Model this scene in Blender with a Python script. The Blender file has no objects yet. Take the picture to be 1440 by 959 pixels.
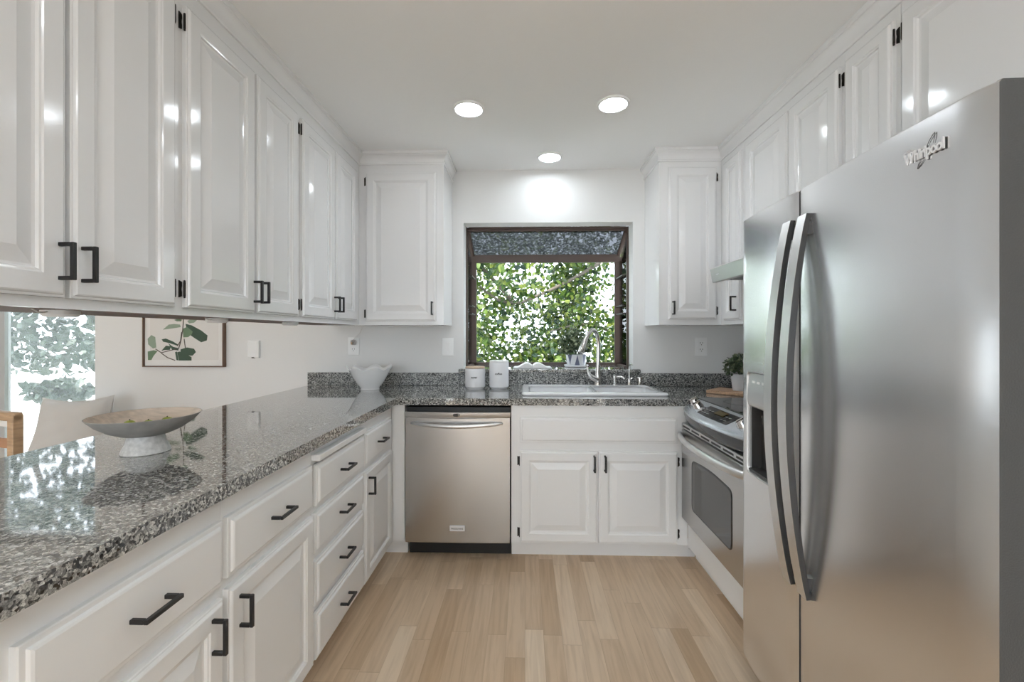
import bpy, bmesh, math, random
from mathutils import Vector, Matrix
S = bpy.context.scene
COL = S.collection
PI = math.pi
rnd = random.Random(7)

# ------------------------------------------------------------------ camera, world, sun, exposure
YAW = math.atan(18 / 612.0)
cd = bpy.data.cameras.new('camera'); cam = bpy.data.objects.new('camera', cd); COL.objects.link(cam)
cam.location = (0, 0, 1.27); cam.rotation_euler = (PI / 2, 0, YAW)
cd.sensor_width = 36.0; cd.lens = 612.0 / 1440 * 36; cd.shift_y = -9.5 / 1440; cd.clip_start = 0.02
S.camera = cam
W = bpy.data.worlds.new('world'); S.world = W; W.use_nodes = True
bg = W.node_tree.nodes['Background']; bg.inputs[0].default_value = (0.815, 0.91, 1.0, 1); bg.inputs[1].default_value = 3.1
sl = bpy.data.lights.new('sun', 'SUN'); sl.energy = 4.5; sl.angle = 0.02; sl.color = (1, 0.95, 0.85)
so = bpy.data.objects.new('sun', sl); COL.objects.link(so); so.location = (0, -5, 9)
so.rotation_euler = Vector((0.45, 0.62, -0.9)).to_track_quat('-Z', 'Y').to_euler()
vs = S.view_settings; vs.view_transform = 'Standard'; vs.look = 'None'; vs.gamma = 1; vs.use_curve_mapping = False
vs.exposure = 1.17
LAMP = 24.0            # radiance of every ceiling lamp's lens, seen lamps and added fill lamps
cy = S.cycles; cy.use_denoising = True; cy.max_bounces = 10; cy.diffuse_bounces = 5; cy.glossy_bounces = 5
cy.transparent_max_bounces = 16; cy.sample_clamp_indirect = 6; cy.caustics_reflective = False; cy.caustics_refractive = False

# ------------------------------------------------------------------ materials
def mat(name, color=(0.8, 0.8, 0.8), rough=0.5, metal=0.0, bump=0.0, scale=40.0, stretch=(1, 1, 1), coat=0.0, aniso=0.0, spec=0.5, vary=0.0):
    m = bpy.data.materials.new(name); m.use_nodes = True; n = m.node_tree.nodes; l = m.node_tree.links
    p = n['Principled BSDF']
    p.inputs['Base Color'].default_value = (*color, 1); p.inputs['Roughness'].default_value = rough
    p.inputs['Metallic'].default_value = metal; p.inputs['Coat Weight'].default_value = coat
    p.inputs['Coat Roughness'].default_value = 0.05; p.inputs['Anisotropic'].default_value = aniso
    p.inputs['Specular IOR Level'].default_value = spec
    if bump or vary:
        tc = n.new('ShaderNodeTexCoord'); mp = n.new('ShaderNodeMapping'); nz = n.new('ShaderNodeTexNoise')
        mp.inputs['Scale'].default_value = stretch; nz.inputs['Scale'].default_value = scale; nz.inputs['Detail'].default_value = 4
        l.new(tc.outputs['Object'], mp.inputs[0]); l.new(mp.outputs[0], nz.inputs['Vector'])
        if bump:
            b = n.new('ShaderNodeBump'); b.inputs['Strength'].default_value = bump; b.inputs['Distance'].default_value = 0.002
            l.new(nz.outputs['Fac'], b.inputs['Height']); l.new(b.outputs[0], p.inputs['Normal'])
        if vary:
            r = n.new('ShaderNodeValToRGB')
            r.color_ramp.elements[0].position = 0.3; r.color_ramp.elements[1].position = 0.7
            r.color_ramp.elements[0].color = (*[c * (1 - vary) for c in color], 1)
            r.color_ramp.elements[1].color = (*[min(1, c * (1 + vary)) for c in color], 1)
            l.new(nz.outputs['Fac'], r.inputs[0]); l.new(r.outputs[0], p.inputs['Base Color'])
    return m

def ramp(n, stops, interp='LINEAR'):
    r = n.new('ShaderNodeValToRGB'); r.color_ramp.interpolation = interp
    e = r.color_ramp.elements
    while len(e) < len(stops): e.new(0.5)
    for q, (p, c) in zip(e, stops): q.position = p; q.color = (*c, 1)
    return r

def granite(name='granite', coat=0.65):
    m = mat(name, rough=0.05); n = m.node_tree.nodes; l = m.node_tree.links; p = n['Principled BSDF']
    tc = n.new('ShaderNodeTexCoord')
    nz = n.new('ShaderNodeTexNoise'); nz.inputs['Scale'].default_value = 60; nz.inputs['Detail'].default_value = 3
    l.new(tc.outputs['Object'], nz.inputs['Vector'])
    mx = n.new('ShaderNodeMix'); mx.data_type = 'VECTOR'; mx.inputs['Factor'].default_value = 0.012
    l.new(tc.outputs['Object'], mx.inputs['A']); l.new(nz.outputs['Color'], mx.inputs['B'])
    v = n.new('ShaderNodeTexVoronoi'); v.inputs['Scale'].default_value = 205
    l.new(mx.outputs['Result'], v.inputs['Vector'])
    r = ramp(n, [(0.0, (0.014, 0.015, 0.016)), (0.15, (0.07, 0.072, 0.073)), (0.32, (0.17, 0.173, 0.17)), (0.50, (0.30, 0.30, 0.29)), (0.72, (0.46, 0.46, 0.44)), (0.90, (0.64, 0.64, 0.62))], 'CONSTANT')
    sep = n.new('ShaderNodeSeparateColor'); l.new(v.outputs['Color'], sep.inputs[0]); l.new(sep.outputs[0], r.inputs[0])
    n2 = n.new('ShaderNodeTexNoise'); n2.inputs['Scale'].default_value = 420; n2.inputs['Detail'].default_value = 2
    l.new(tc.outputs['Object'], n2.inputs['Vector'])
    r2 = ramp(n, [(0.35, (0.5, 0.5, 0.5)), (0.65, (1.3, 1.3, 1.28))]); l.new(n2.outputs['Fac'], r2.inputs[0])
    mu = n.new('ShaderNodeMix'); mu.data_type = 'RGBA'; mu.blend_type = 'MULTIPLY'; mu.inputs['Factor'].default_value = 0.8
    l.new(r.outputs[0], mu.inputs['A']); l.new(r2.outputs[0], mu.inputs['B']); l.new(mu.outputs['Result'], p.inputs['Base Color'])
    p.inputs['Specular IOR Level'].default_value = 0.6; p.inputs['Coat Weight'].default_value = coat; p.inputs['Coat IOR'].default_value = 1.6; p.inputs['Coat Roughness'].default_value = 0.03
    return m

def maple():
    m = mat('maple_floor', rough=0.32); n = m.node_tree.nodes; l = m.node_tree.links; p = n['Principled BSDF']
    tc = n.new('ShaderNodeTexCoord'); sx = n.new('ShaderNodeSeparateXYZ'); l.new(tc.outputs['Object'], sx.inputs[0])
    def mth(op, a, b=None):
        k = n.new('ShaderNodeMath'); k.operation = op
        for i, q in enumerate((a, b)):
            if q is None: continue
            if isinstance(q, (int, float)): k.inputs[i].default_value = q
            else: l.new(q, k.inputs[i])
        return k.outputs[0]
    xr = mth('DIVIDE', sx.outputs['X'], 0.078); row = mth('FLOOR', xr)
    wn = n.new('ShaderNodeTexWhiteNoise'); wn.noise_dimensions = '1D'; l.new(row, wn.inputs['W'])
    u = mth('ADD', mth('DIVIDE', sx.outputs['Y'], 0.62), mth('MULTIPLY', wn.outputs['Value'], 13.7)); pl = mth('FLOOR', u)
    w2 = n.new('ShaderNodeTexWhiteNoise'); w2.noise_dimensions = '2D'; cb = n.new('ShaderNodeCombineXYZ')
    l.new(row, cb.inputs[0]); l.new(pl, cb.inputs[1]); l.new(cb.outputs[0], w2.inputs['Vector'])
    r = ramp(n, [(0.0, (0.53, 0.37, 0.23)), (0.3, (0.65, 0.485, 0.33)), (0.7, (0.70, 0.535, 0.375)), (1.0, (0.79, 0.64, 0.48))]); l.new(w2.outputs['Value'], r.inputs[0])
    mp = n.new('ShaderNodeMapping'); mp.inputs['Scale'].default_value = (34, 2.2, 1); l.new(tc.outputs['Object'], mp.inputs[0])
    off = n.new('ShaderNodeVectorMath'); off.operation = 'ADD'; l.new(mp.outputs[0], off.inputs[0]); l.new(w2.outputs['Color'], off.inputs[1])
    nz = n.new('ShaderNodeTexNoise'); nz.inputs['Scale'].default_value = 1.5; nz.inputs['Detail'].default_value = 5; nz.inputs['Distortion'].default_value = 0.6
    l.new(off.outputs[0], nz.inputs['Vector'])
    r2 = ramp(n, [(0.3, (0.86, 0.83, 0.80)), (0.6, (1.03, 1.03, 1.03))]); l.new(nz.outputs['Fac'], r2.inputs[0])
    mu = n.new('ShaderNodeMix'); mu.data_type = 'RGBA'; mu.blend_type = 'MULTIPLY'; mu.inputs['Factor'].default_value = 1
    l.new(r.outputs[0], mu.inputs['A']); l.new(r2.outputs[0], mu.inputs['B'])
    fx = mth('FRACT', xr); fu = mth('FRACT', u)
    e = mth('MAXIMUM', mth('LESS_THAN', fx, 0.018), mth('LESS_THAN', fu, 0.004))
    m3 = n.new('ShaderNodeMix'); m3.data_type = 'RGBA'; m3.inputs['B'].default_value = (0.36, 0.24, 0.15, 1)
    l.new(mth('MULTIPLY', e, 0.45), m3.inputs['Factor']); l.new(mu.outputs['Result'], m3.inputs['A']); l.new(m3.outputs['Result'], p.inputs['Base Color'])
    return m

def leafmat(name, cols, trans=0.45):
    m = bpy.data.materials.new(name); m.use_nodes = True; n = m.node_tree.nodes; l = m.node_tree.links
    p = n['Principled BSDF']; p.inputs['Roughness'].default_value = 0.35
    g = n.new('ShaderNodeNewGeometry')
    k = len(cols); r = ramp(n, [(i / max(1, k - 1), c) for i, c in enumerate(cols)]); l.new(g.outputs['Random Per Island'], r.inputs[0])
    l.new(r.outputs[0], p.inputs['Base Color'])
    t = n.new('ShaderNodeBsdfTranslucent'); l.new(r.outputs[0], t.inputs[0])
    mx = n.new('ShaderNodeMixShader'); mx.inputs[0].default_value = trans
    l.new(p.outputs[0], mx.inputs[1]); l.new(t.outputs[0], mx.inputs[2]); l.new(mx.outputs[0], n['Material Output'].inputs[0])
    return m

def panemat(name, haze=0.0, hazecol=(0.8, 0.8, 0.8), ior=1.12, speck=False, tint=(1, 1, 1)):
    m = bpy.data.materials.new(name); m.use_nodes = True; n = m.node_tree.nodes; l = m.node_tree.links
    n.remove(n['Principled BSDF']); out = n['Material Output']
    tr = n.new('ShaderNodeBsdfTransparent'); gl = n.new('ShaderNodeBsdfGlossy'); gl.inputs['Roughness'].default_value = 0.02
    fr = n.new('ShaderNodeFresnel'); fr.inputs[0].default_value = ior; tr.inputs[0].default_value = (*tint, 1)
    mx = n.new('ShaderNodeMixShader'); l.new(fr.outputs[0], mx.inputs[0]); l.new(tr.outputs[0], mx.inputs[1]); l.new(gl.outputs[0], mx.inputs[2])
    last = mx
    if haze:
        tl = n.new('ShaderNodeBsdfTranslucent'); tl.inputs[0].default_value = (*hazecol, 1)
        m2 = n.new('ShaderNodeMixShader'); m2.inputs[0].default_value = haze
        if speck:
            tc = n.new('ShaderNodeTexCoord'); nz = n.new('ShaderNodeTexNoise'); nz.inputs['Scale'].default_value = 60; nz.inputs['Detail'].default_value = 8
            l.new(tc.outputs['Object'], nz.inputs['Vector']); r = ramp(n, [(0.40, (haze * 0.25,) * 3), (0.58, (haze,) * 3), (0.70, (min(1, haze * 3.0),) * 3)])
            l.new(nz.outputs['Fac'], r.inputs[0]); l.new(r.outputs[0], m2.inputs[0])
        l.new(mx.outputs[0], m2.inputs[1]); l.new(tl.outputs[0], m2.inputs[2]); last = m2
    l.new(last.outputs[0], out.inputs[0])
    return m

def emit(name, c, s):
    m = bpy.data.materials.new(name); m.use_nodes = True; p = m.node_tree.nodes['Principled BSDF']
    p.inputs['Base Color'].default_value = (*c, 1); p.inputs['Emission Color'].default_value = (*c, 1); p.inputs['Emission Strength'].default_value = s
    return m

M = {}
M['wall'] = mat('wall_paint', (0.77, 0.768, 0.76), 0.6, bump=0.12, scale=90)
M['ceiling'] = mat('ceiling_paint', (0.92, 0.92, 0.915), 0.7, bump=0.25, scale=35)
M['gloss'] = mat('gloss_white_paint', (0.82, 0.82, 0.825), 0.12, bump=0.05, scale=9, stretch=(6, 6, 1), spec=0.5)
M['satin'] = mat('satin_white_paint', (0.86, 0.857, 0.85), 0.30, bump=0.05, scale=20)
M['trimw'] = mat('white_trim_paint', (0.80, 0.795, 0.78), 0.35)
M['granite'] = granite(); M['splash'] = granite('granite_backsplash', 0.0); M['splash'].node_tree.nodes['Principled BSDF'].inputs['Roughness'].default_value = 0.3; M['splash'].node_tree.nodes['Principled BSDF'].inputs['Specular IOR Level'].default_value = 0.25; M['floor'] = maple()
M['black'] = mat('matte_black_metal', (0.012, 0.012, 0.013), 0.42)
M['iron'] = mat('dark_bronze', (0.03, 0.026, 0.022), 0.4, 0.6)
M['steel'] = mat('brushed_steel', (0.56, 0.555, 0.55), 0.27, 1.0, bump=0.02, scale=30, stretch=(1, 1, 60), aniso=0.4)
M['steelfr'] = mat('fridge_steel', (0.83, 0.83, 0.835), 0.24, 1.0, bump=0.015, scale=25, stretch=(1, 40, 1), aniso=0.35)
M['hood'] = mat('hood_steel', (0.42, 0.43, 0.42), 0.3, 1.0)
M['steelhi'] = mat('satin_steel_bar', (0.74, 0.74, 0.735), 0.36, 1.0)
M['chrome'] = mat('satin_nickel', (0.66, 0.65, 0.63), 0.2, 1.0)
M['polish'] = mat('polished_chrome', (0.82, 0.80, 0.79), 0.1, 1.0)
M['dkgrey'] = mat('dark_grey_case', (0.055, 0.056, 0.057), 0.4, bump=0.3, scale=300)
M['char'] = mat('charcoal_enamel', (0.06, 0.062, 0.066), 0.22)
M['cavity'] = mat('dark_grey_plastic', (0.05, 0.048, 0.046), 0.45)
M['blackgl'] = mat('black_glass', (0.008, 0.008, 0.009), 0.04, spec=0.7)
M['blackpl'] = mat('black_plastic', (0.012, 0.012, 0.012), 0.5)
M['ovengl'] = mat('grey_oven_glass', (0.055, 0.055, 0.055), 0.05, spec=0.9)
M['silver'] = mat('silver_plastic', (0.55, 0.56, 0.57), 0.3, 0.6)
M['silvpan'] = mat('silver_control_panel', (0.62, 0.65, 0.69), 0.25, 0.75)
M['display'] = mat('amber_display', (0.12, 0.085, 0.02), 0.2)
M['white'] = mat('white_ceramic', (0.92, 0.92, 0.92), 0.12, coat=0.4)
M['matwhite'] = mat('matte_white_ceramic', (0.80, 0.80, 0.82), 0.4)
M['porcelain'] = mat('white_porcelain', (0.86, 0.86, 0.87), 0.08, coat=0.5)
M['plastic'] = mat('white_plastic', (0.88, 0.88, 0.875), 0.35)
M['slot'] = mat('dark_slot', (0.05, 0.05, 0.05), 0.6)
M['bronze'] = mat('brown_window_frame', (0.075, 0.045, 0.035), 0.4)
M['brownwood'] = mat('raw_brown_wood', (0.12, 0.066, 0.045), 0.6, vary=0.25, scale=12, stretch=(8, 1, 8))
M['board'] = mat('board_wood', (0.50, 0.32, 0.20), 0.5, vary=0.22, scale=14, stretch=(1, 10, 6))
M['lidwood'] = mat('pale_lid_wood', (0.62, 0.45, 0.33), 0.5, vary=0.15, scale=20, stretch=(10, 1, 1))
M['bowlwood'] = mat('pale_bowl_wood', (0.68, 0.57, 0.47), 0.5, vary=0.16, scale=7, stretch=(1, 10, 14))
M['bowlgrey'] = mat('grey_brown_bowl', (0.37, 0.35, 0.325), 0.55, vary=0.12, scale=30)
M['terrazzo'] = mat('speckled_stone', (0.62, 0.61, 0.59), 0.5, vary=0.16, scale=90)
M['fruit'] = mat('green_fruit', (0.33, 0.38, 0.06), 0.4, bump=0.2, scale=150, vary=0.25)
M['soil'] = mat('dark_soil', (0.03, 0.022, 0.016), 0.9, bump=0.6, scale=120)
M['potgrey'] = mat('grey_white_pot', (0.68, 0.69, 0.71), 0.5)
M['potnavy'] = mat('navy_facet', (0.12, 0.13, 0.19), 0.5)
M['leafdk'] = leafmat('potted_leaves', [(0.03, 0.05, 0.025), (0.08, 0.12, 0.06), (0.26, 0.30, 0.18)], 0.25)
M['leaftree'] = leafmat('tree_leaves', [(0.022, 0.05, 0.035), (0.04, 0.09, 0.016), (0.12, 0.20, 0.025), (0.03, 0.06, 0.048), (0.30, 0.36, 0.08), (0.05, 0.11, 0.022)], 0.45)
M['leafgrey'] = leafmat('bush_leaves', [(0.03, 0.055, 0.04), (0.05, 0.075, 0.055), (0.07, 0.095, 0.07)], 0.3)
M['bark'] = mat('grey_bark', (0.13, 0.11, 0.09), 0.9, bump=0.6, scale=30)
M['ground'] = mat('pale_concrete', (0.62, 0.61, 0.58), 0.8, vary=0.06, scale=6)
M['glass'] = panemat('clear_pane')
M['dirtyglass'] = panemat('dusty_pane', 0.17, (0.50, 0.51, 0.525), speck=True, tint=(0.25, 0.253, 0.265))
M['film'] = panemat('sheer_film_pane', 0.11, (0.42, 0.43, 0.43), ior=1.10)
M['lens'] = emit('lit_lens', (0.86, 0.935, 1.0), LAMP)
M['fabric'] = mat('cream_linen', (0.62, 0.605, 0.585), 0.9, bump=0.5, scale=220)
M['tan'] = mat('tan_leather', (0.42, 0.22, 0.12), 0.5)
M['oak'] = mat('warm_oak', (0.45, 0.30, 0.18), 0.5, vary=0.2, scale=10, stretch=(1, 1, 8))
M['strap'] = mat('white_webbing', (0.74, 0.73, 0.71), 0.8)
M['framewood'] = mat('walnut_frame', (0.15, 0.085, 0.055), 0.4)
M['matboard'] = mat('white_mat_board', (0.80, 0.79, 0.77), 0.7)
M['print'] = mat('print_paper', (0.73, 0.71, 0.685), 0.6)
M['pgd'] = mat('print_dark_green', (0.045, 0.085, 0.055), 0.6)
M['pgm'] = mat('print_mid_green', (0.13, 0.20, 0.12), 0.6)
M['pgl'] = mat('print_pale_green', (0.27, 0.34, 0.26), 0.6)
M['pst'] = mat('print_stem_brown', (0.10, 0.08, 0.065), 0.6)
M['ink'] = mat('dark_ink', (0.05, 0.05, 0.05), 0.6)
M['logo'] = mat('logo_silver', (0.86, 0.86, 0.87), 0.25, 0.35)
M['cable'] = mat('white_cable', (0.72, 0.71, 0.69), 0.5)
M['paper'] = mat('white_pages', (0.80, 0.80, 0.80), 0.6)
M['cover'] = mat('grey_book_cover', (0.45, 0.45, 0.46), 0.5)

# ------------------------------------------------------------------ mesh builder
ORG = {}
class MB:
    def __init__(s): s.v = []; s.f = []; s.m = []; s.T = None; s.mi = 0
    def add(s, vs, fs):
        b = len(s.v)
        for p in vs: s.v.append(tuple(s.T(*p)) if s.T else tuple(p))
        for f in fs: s.f.append([b + i for i in f]); s.m.append(s.mi)
    def box(s, x0, x1, y0, y1, z0, z1):
        s.add([(x, y, z) for z in (z0, z1) for y in (y0, y1) for x in (x0, x1)],
              [(0, 2, 3, 1), (4, 5, 7, 6), (0, 1, 5, 4), (2, 6, 7, 3), (0, 4, 6, 2), (1, 3, 7, 5)]); return s
    def loops(s, L, cap0=True, cap1=True, closed=True):
        n = len(L[0]); vs = [p for q in L for p in q]; fs = []
        for i in range(len(L) - 1):
            for j in range(n if closed else n - 1):
                k = (j + 1) % n; fs.append((i * n + j, i * n + k, (i + 1) * n + k, (i + 1) * n + j))
        if cap0: fs.append(tuple(range(n - 1, -1, -1)))
        if cap1: fs.append(tuple((len(L) - 1) * n + j for j in range(n)))
        s.add(vs, fs); return s
    def lathe(s, c, prof, n=32, cap0=True, cap1=True, wob=None):
        L = []
        for i, (r, z) in enumerate(prof):
            q = []
            for j in range(n):
                a = 2 * PI * j / n; rr, zz = (r, z) if wob is None else wob(r, z, a, i)
                q.append((c[0] + rr * math.cos(a), c[1] + rr * math.sin(a), c[2] + zz))
            L.append(q)
        return s.loops(L, cap0, cap1)
    def tube(s, pts, r, n=12, sx=1.0):
        P = [Vector(p) for p in pts]; L = []; up = None
        R = r if isinstance(r, (list, tuple)) else [r] * len(P)
        for i, p in enumerate(P):
            t = (P[min(i + 1, len(P) - 1)] - P[max(i - 1, 0)]).normalized()
            if up is None:
                up = Vector((0, 0, 1)) if abs(t.z) < 0.9 else Vector((0, 1, 0))
            a = (up - t * up.dot(t)).normalized(); b = t.cross(a); up = a
            L.append([tuple(p + a * (R[i] * math.cos(2 * PI * j / n)) + b * (R[i] * sx * math.sin(2 * PI * j / n))) for j in range(n)])
        return s.loops(L)
    def cyl(s, p0, p1, r0, r1=None, n=20): return s.tube([p0, p1], [r0, r0 if r1 is None else r1], n)
    def prism(s, poly, z0, z1): return s.loops([[(x, y, z0) for x, y in poly], [(x, y, z1) for x, y in poly]])
    def panel(s, u0, u1, v0, v1, rings):     # concentric rectangles: a panelled door or drawer front
        L = [[(u0 + i, v0 + i, w), (u1 - i, v0 + i, w), (u1 - i, v1 - i, w), (u0 + i, v1 - i, w)] for i, w in rings]
        return s.loops(L)
    def sphere(s, c, r, n=16, sz=1.0):
        prof = [(r * math.sin(PI * i / (n // 2)) + (1e-5 if i in (0, n // 2) else 0), -r * sz * math.cos(PI * i / (n // 2))) for i in range(n // 2 + 1)]
        return s.lathe(c, prof, n)
    def build(s, name, mats, parent=None, smooth=None, bevel=0, seg=2, local=False, origin=None, ang=35):
        mats = mats if isinstance(mats, (list, tuple)) else [mats]
        me = bpy.data.meshes.new(name)
        if parent is not None: o0 = Vector((0, 0, 0)) if local else Vector(ORG[parent.name])
        elif origin is not None: o0 = Vector(origin)
        else:
            xs, ys, zs = zip(*s.v); o0 = Vector(((min(xs) + max(xs)) / 2, (min(ys) + max(ys)) / 2, min(zs)))
        me.from_pydata([tuple(Vector(p) - o0) for p in s.v], [], s.f)
        for q in mats: me.materials.append(q)
        for p, i in zip(me.polygons, s.m): p.material_index = i
        bm = bmesh.new(); bm.from_mesh(me); bmesh.ops.recalc_face_normals(bm, faces=bm.faces); bm.to_mesh(me); bm.free()
        o = bpy.data.objects.new(name, me); COL.objects.link(o)
        if parent is not None: o.parent = parent; ORG[o.name] = ORG[parent.name]
        else: o.location = o0; ORG[o.name] = tuple(o0)
        if smooth:
            for p in me.polygons: p.use_smooth = True
            me.set_sharp_from_angle(angle=math.radians(ang))
        if bevel:
            b = o.modifiers.new('bevel', 'BEVEL'); b.width = bevel; b.segments = seg; b.limit_method = 'ANGLE'; b.angle_limit = math.radians(40)
            b.harden_normals = False
            for p in me.polygons: p.use_smooth = True
            me.set_sharp_from_angle(angle=math.radians(50))
        return o

def thing(name, label, cat, loc, group=None, rot=0.0):
    o = bpy.data.objects.new(name, None); COL.objects.link(o); o.empty_display_size = 0.1
    o.location = loc; o.rotation_euler = (0, 0, rot); ORG[o.name] = tuple(loc)
    return tag(o, label, cat, group)
def tag(o, label, cat, group=None):
    o['label'] = label; o['category'] = cat
    if group: o['group'] = group
    return o
def struct(o): o['kind'] = 'structure'; return o

def apply_cut(o, cutters):               # boolean holes, baked into the mesh
    tmp = []
    for mb in cutters:
        c = mb.build('cutter', M['wall'], None, origin=(0, 0, 0)); tmp.append(c)
        if o.parent is None: pass
        md = o.modifiers.new('cut', 'BOOLEAN'); md.object = c; md.operation = 'DIFFERENCE'; md.solver = 'EXACT'
        o.modifiers.move(len(o.modifiers) - 1, len(tmp) - 1)
    par = o.parent
    if par is not None:
        for c in tmp: c.parent = par
    bpy.context.view_layer.update()
    dg = bpy.context.evaluated_depsgraph_get()
    keep = [m for m in o.modifiers if m.type != 'BOOLEAN']
    for m in keep: m.show_viewport = False
    bpy.context.view_layer.update(); dg = bpy.context.evaluated_depsgraph_get()
    me = bpy.data.meshes.new_from_object(o.evaluated_get(dg))
    for m in [m for m in o.modifiers if m.type == 'BOOLEAN']: o.modifiers.remove(m)
    for m in keep: m.show_viewport = True
    o.data = me
    for c in tmp: bpy.data.objects.remove(c)
    return o

def text_geo(txt, size, depth, bold=0.0, shear=0.0, spacing=1.0):
    cu = bpy.data.curves.new('t', 'FONT'); cu.body = txt; cu.size = size; cu.extrude = depth; cu.offset = bold; cu.shear = shear
    cu.align_x = 'CENTER'; cu.align_y = 'CENTER'; cu.space_character = spacing; cu.resolution_u = 3
    o = bpy.data.objects.new('t', cu); COL.objects.link(o); bpy.context.view_layer.update()
    me = bpy.data.meshes.new_from_object(o.evaluated_get(bpy.context.evaluated_depsgraph_get()))
    vs = [tuple(v.co) for v in me.vertices]; fs = [tuple(p.vertices) for p in me.polygons]
    bpy.data.objects.remove(o); bpy.data.meshes.remove(me); bpy.data.curves.remove(cu)
    return vs, fs

# wall-aligned frames: u along the run, v up, w out of the face
def FL(x): return lambda u, v, w: (x + w, u, v)          # faces +X (left run)
def FB(y): return lambda u, v, w: (u, y - w, v)          # faces -Y (back run)
def FR(x): return lambda u, v, w: (x - w, u, v)          # faces -X (right run)
def mb(T=None):
    b = MB(); b.T = T; return b

# ------------------------------------------------------------------ setting
YW, HC, XR = 3.05, 2.42, 1.55
struct(mb().box(-6.0, XR + 0.12, -3.3, YW + 0.12, -0.1, 0).build('floor', M['floor'], origin=(0, 0, 0)))
struct(mb().box(-6.1, XR + 0.12, -3.3, YW + 0.12, HC, HC + 0.12).build('ceiling', M['ceiling']))
w = mb()
WX0, WX1, WZ1 = -0.43, 0.752, 2.052            # garden window opening
DX0, DX1, DZ1 = -5.3, -3.10, 2.07              # dining glazed door opening
for a in ((DX1, WX0, 0, HC), (WX1, XR, 0, HC), (WX0, WX1, WZ1, HC), (WX0, WX1, 0, 1.0), (-6, DX0, 0, HC), (DX0, DX1, DZ1, HC)):
    w.box(a[0], a[1], YW, YW + 0.12, a[2], a[3])
struct(w.build('wall_back', M['wall']))
struct(mb().box(XR, XR + 0.12, -3.2, YW + 0.12, 0, HC).build('wall_right', M['wall']))
w = mb()
for a in ((-3.2, YW, 0, HC),):
    w.box(-6.1, -6.0, a[0], a[1], a[2], a[3])
struct(w.build('wall_left', M['wall']))
w = mb()
for a in ((-6, -3.6, 0, HC), (-0.9, -0.4, 0, HC), (1.3, XR, 0, HC), (-3.6, -0.9, 2.15, HC), (-0.4, 1.3, 2.15, HC), (-0.4, 1.3, 0, 0.85)):
    w.box(a[0], a[1], -3.3, -3.2, a[2], a[3])
struct(w.build('wall_rear', M['wall']))
def rect_frame(b, u0, u1, v0, v1, t, w0, w1):
    b.box(u0, u0 + t, v0, v1, w0, w1); b.box(u1 - t, u1, v0, v1, w0, w1)
    b.box(u0 + t, u1 - t, v0, v0 + t, w0, w1); b.box(u0 + t, u1 - t, v1 - t, v1, w0, w1)
def plain_window(name, T, u0, u1, v0, v1, mull=1):
    b = mb(T); rect_frame(b, u0, u1, v0, v1, 0.05, -0.05, 0.0)
    for i in range(1, mull + 1):
        c = u0 + (u1 - u0) * i / (mull + 1); b.box(c - 0.025, c + 0.025, v0 + 0.05, v1 - 0.05, -0.05, 0.0)
    f = struct(b.build(name, M['trimw']))
    mb(T).box(u0 + 0.05, u1 - 0.05, v0 + 0.05, v1 - 0.05, -0.028, -0.024).build('pane', M['glass'], f)
    return f
plain_window('window_2', FB(-3.22), -0.4, 1.3, 0.85, 2.15)  # unseen rear window, added to let soft daylight in
plain_window('door_1', FB(-3.22), -3.6, -0.9, 0.0, 2.15, 2)  # unseen rear glazed door, also added to supply soft daylight

# dining glazed door in the back wall (pane with sheer film)
b = mb(FB(YW + 0.08)); b.box(DX0, DX0 + 0.05, 0, DZ1, -0.04, 0.04); b.box(DX0, DX1, DZ1 - 0.05, DZ1, -0.04, 0.04)
b.box(DX0, DX1, 0, 0.05, -0.04, 0.04); b.box(-3.93, -3.85, 0.05, DZ1 - 0.05, -0.02, 0.02)
b.box(DX1 - 0.012, DX1, 0.05, DZ1 - 0.05, -0.03, 0.03)
dd = struct(b.build('door_2', M['silver']))
mb(FB(YW + 0.08)).box(DX0 + 0.05, DX1 - 0.012, 0.05, DZ1 - 0.05, -0.004, 0.0).build('pane', M['film'], dd)

# garden window: box that projects beyond the wall with a sloped glass roof
YI, YO = 3.168, 3.47
ZT, ZF, ZB = 2.035, 1.868, 1.03
fx0, fx1 = -0.425, 0.748
b = mb()
t = 0.028
rect_frame_pts = []
b.T = FB(YI + 0.03)
rect_frame(b, fx0 - 0.005, fx1 + 0.004, ZB - 0.02, WZ1, 0.013, 0.0, 0.03)   # inner frame at the wall
b.T = None
for x0, x1 in ((fx0, fx0 + 0.04), (fx1 - 0.04, fx1)):                        # front posts
    b.box(x0, x1, YO - 0.03, YO, ZB, ZF + 0.03)
b.box(fx0, fx1, YO - 0.035, YO + 0.005, ZF - 0.03, ZF + 0.03)               # front head rail
b.box(fx0, fx1, YO - 0.03, YO, ZB - 0.02, ZB + 0.018)                       # front foot rail
for x0, x1 in ((fx0, fx0 + 0.026), (fx1 - 0.026, fx1)):                      # sloped side rails
    b.loops([[(x0, YI + 0.02, ZT - 0.03), (x1, YI + 0.02, ZT - 0.03), (x1, YI + 0.02, ZT), (x0, YI + 0.02, ZT)],
             [(x0, YO, ZF), (x1, YO, ZF), (x1, YO, ZF + 0.03), (x0, YO, ZF + 0.03)]])
    b.box(x0, x1, YI + 0.02, YO, ZB - 0.02, ZB + 0.008)
gw = struct(b.build('window_1', M['bronze'], bevel=0.003))
mb().box(fx0 + 0.04, fx1 - 0.04, YO - 0.016, YO - 0.012, ZB + 0.018, ZF - 0.03).build('pane', M['glass'], gw)
mb().box(fx0, fx1, YI + 0.012, YI + 0.045, ZT - 0.012, WZ1).build('head_rail', M['bronze'], gw)
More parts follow.
